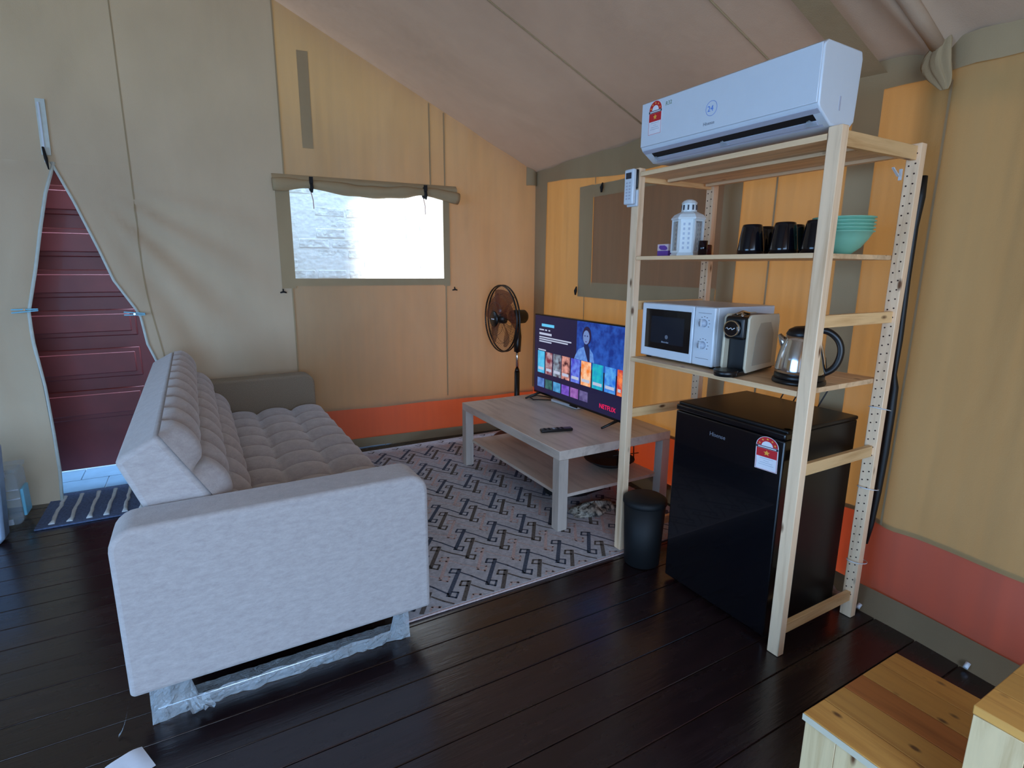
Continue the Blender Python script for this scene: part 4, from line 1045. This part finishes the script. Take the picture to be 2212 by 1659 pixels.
# remote in its holder on the far front post
hl = thing('wall_remote', 'white air conditioner remote in a holder on front shelving post', 'remote control', (-.02, .885, 1.70))
MB().box(-.012, -.0005, .853, .917, 1.632, 1.70).build('holder', M['white'], hl, bevel=.003)
rr_ = MB().box(-.034, -.013, .858, .915, 1.640, 1.785).build('remote_body', M['white_ac'], hl, bevel=.006)
MB().box(-.0128, -.004, .856, .905, 1.705, 1.783).build('remote_back', M['black'], hl, bevel=.003)
MB().box(-.0352, -.0338, .870, .903, 1.745, 1.770).build('display', M['ink'], hl)
mb = MB()
for k in range(6):
    for j in range(2): mb.box(-.0346, -.0338, .872 + .018 * j, .883 + .018 * j, 1.660 + .013 * k, 1.667 + .013 * k)
mb.build('buttons', M['grey_lip'], hl)

# ------------------------------------------------------------------ wooden steps at lower right
stp = thing('wooden_steps', 'low pine plank steps in the lower right foreground', 'steps', (-.2, -.6, 0))
SX0, SX1, SYF, SYM, ZL, ZU = -.444, .012, -.352, -.672, .256, .532
nb = 5; wdt = (SX1 - SX0) / nb
for k in range(nb):
    x0 = SX0 + wdt * k
    MB().box(x0 + .0006, x0 + wdt - .0006, SYM - .28, SYF, ZL - .020, ZL).build('tread_plank', M['bench_dark'] if k == 2 else M['bench_y'], stp, bevel=.002, seg=2)
for k in range(nb):
    x0 = SX0 + wdt * k
    MB().box(x0 + .0006, x0 + wdt - .0006, SYM - .36, SYM, ZU - .020, ZU).build('tread_plank', M['bench_y'], stp, bevel=.002, seg=2)
MB().box(SX0 - .0015, SX0, SYM, SYF, ZL - .020, ZL - .002).build('pale_edge', M['cream'], stp, label='pale edge strip')  # thin cream strip along the left edge of the lower tread
for k in range(4):
    y1 = SYF - .006 - .079 * k
    MB().box(SX0 + .004, SX0 + .022, y1 - .078, y1, .001, ZL - .021).build('side_board', M['bench_z'], stp, bevel=.001, seg=1)
for k in range(4):
    y1 = SYM - .002 - .085 * k
    MB().box(SX0 + .002, SX0 + .022, y1 - .084, y1, .001, ZU - .021).build('side_board', M['bench_z'], stp, bevel=.001, seg=1)
MB().box(SX0 + .024, SX1 - .004, SYF - .024, SYF - .006, .001, ZL - .021).build('riser_board', M['bench_z'], stp)
MB().box(SX0 + .024, SX1 - .004, SYM - .022, SYM - .002, ZL + .001, ZU - .021).build('riser_board', M['bench_z'], stp)
for k in range(4):
    y1 = SYF - .006 - .079 * k
    MB().box(SX1 - .022, SX1 - .004, y1 - .078, y1 if k else y1 - .02, .001, ZL - .021).build('side_board', M['bench_z'], stp)

# ------------------------------------------------------------------ items at the left edge and lower left
pb = thing('plastic_crate', 'clear plastic storage box by the tent wall at far left', 'storage box', (-2.8, 2.75, 0))
MB().prism(rrect(-3.0, -2.60, .012, .30, .03, .03), lambda a, c, d: (a, d, c), 2.62, 2.78, smooth=True).build('box_body', M['clear'], pb, bevel=.004)
MB().box(-3.0, -2.595, 2.61, 2.79, .300, .322).build('lid', M['clear'], pb, bevel=.006)
for z in (.155, .205): MB().box(-3.0, -2.60, 2.612, 2.619, z, z + .006).build('rib', M['white'], pb)
MB().box(-2.602, -2.588, 2.64, 2.75, .05, .20).build('latch', M['peg'], pb, bevel=.004, label='pale blue clip-on latch')
MB().box(-2.72, -2.64, 2.606, 2.612, .02, .05).build('catch', M['white'], pb); MB().box(-2.78, -2.64, 2.606, 2.612, .285, .312).build('catch', M['white'], pb)
cb = MB(); cb.prism([(-3.1, .002), (-2.655, .002), (-2.632, .03), (-2.600, .50), (-3.1, .50)], lambda a, c, d: (a, d, c), 2.40, 2.50)
tag(cb.build('laundry_bin', flat('blue_grey_plastic', (150, 166, 188), .4), None, bevel=.012), 'blue-grey plastic bin cut off by the left edge', 'bin')
pc = lambda a, b_, h: Vector((-1.958 - .088 * a + .038 * b_, .668 - .040 * a - .090 * b_, h))
mb = MB(); mb.grid(lambda s, t: pc(s * 1.1, t, .003 + .010 * math.sin(PI * s) * (1 - t) + .0015 * math.sin(9 * s)), 10, 8)
mb.grid(lambda s, t: pc(s * 1.1, t, .0012), 10, 8)
tag(mb.build('folded_paper', M['paper'], None, recalc=False), 'folded white paper lying on the dark planks at bottom left', 'paper')
for i, (y, lb) in enumerate(((.43, 'thin black power cord hanging behind middle shelf above the fridge, leftmost'), (.37, 'thin black power cord hanging behind middle shelf, second from left'), (.26, 'thin black power cord hanging behind middle shelf, nearest the kettle'))):
    mb = MB(); mb.tube([(.508, y, 1.02), (.512, y - .01, .97), (.515, y - .03, .90), (.510, y + .01, .80), (.515, y, .60)], .0032, 6)
    tag(mb.build('hanging_cable', M['cable'], None), lb, 'cable')
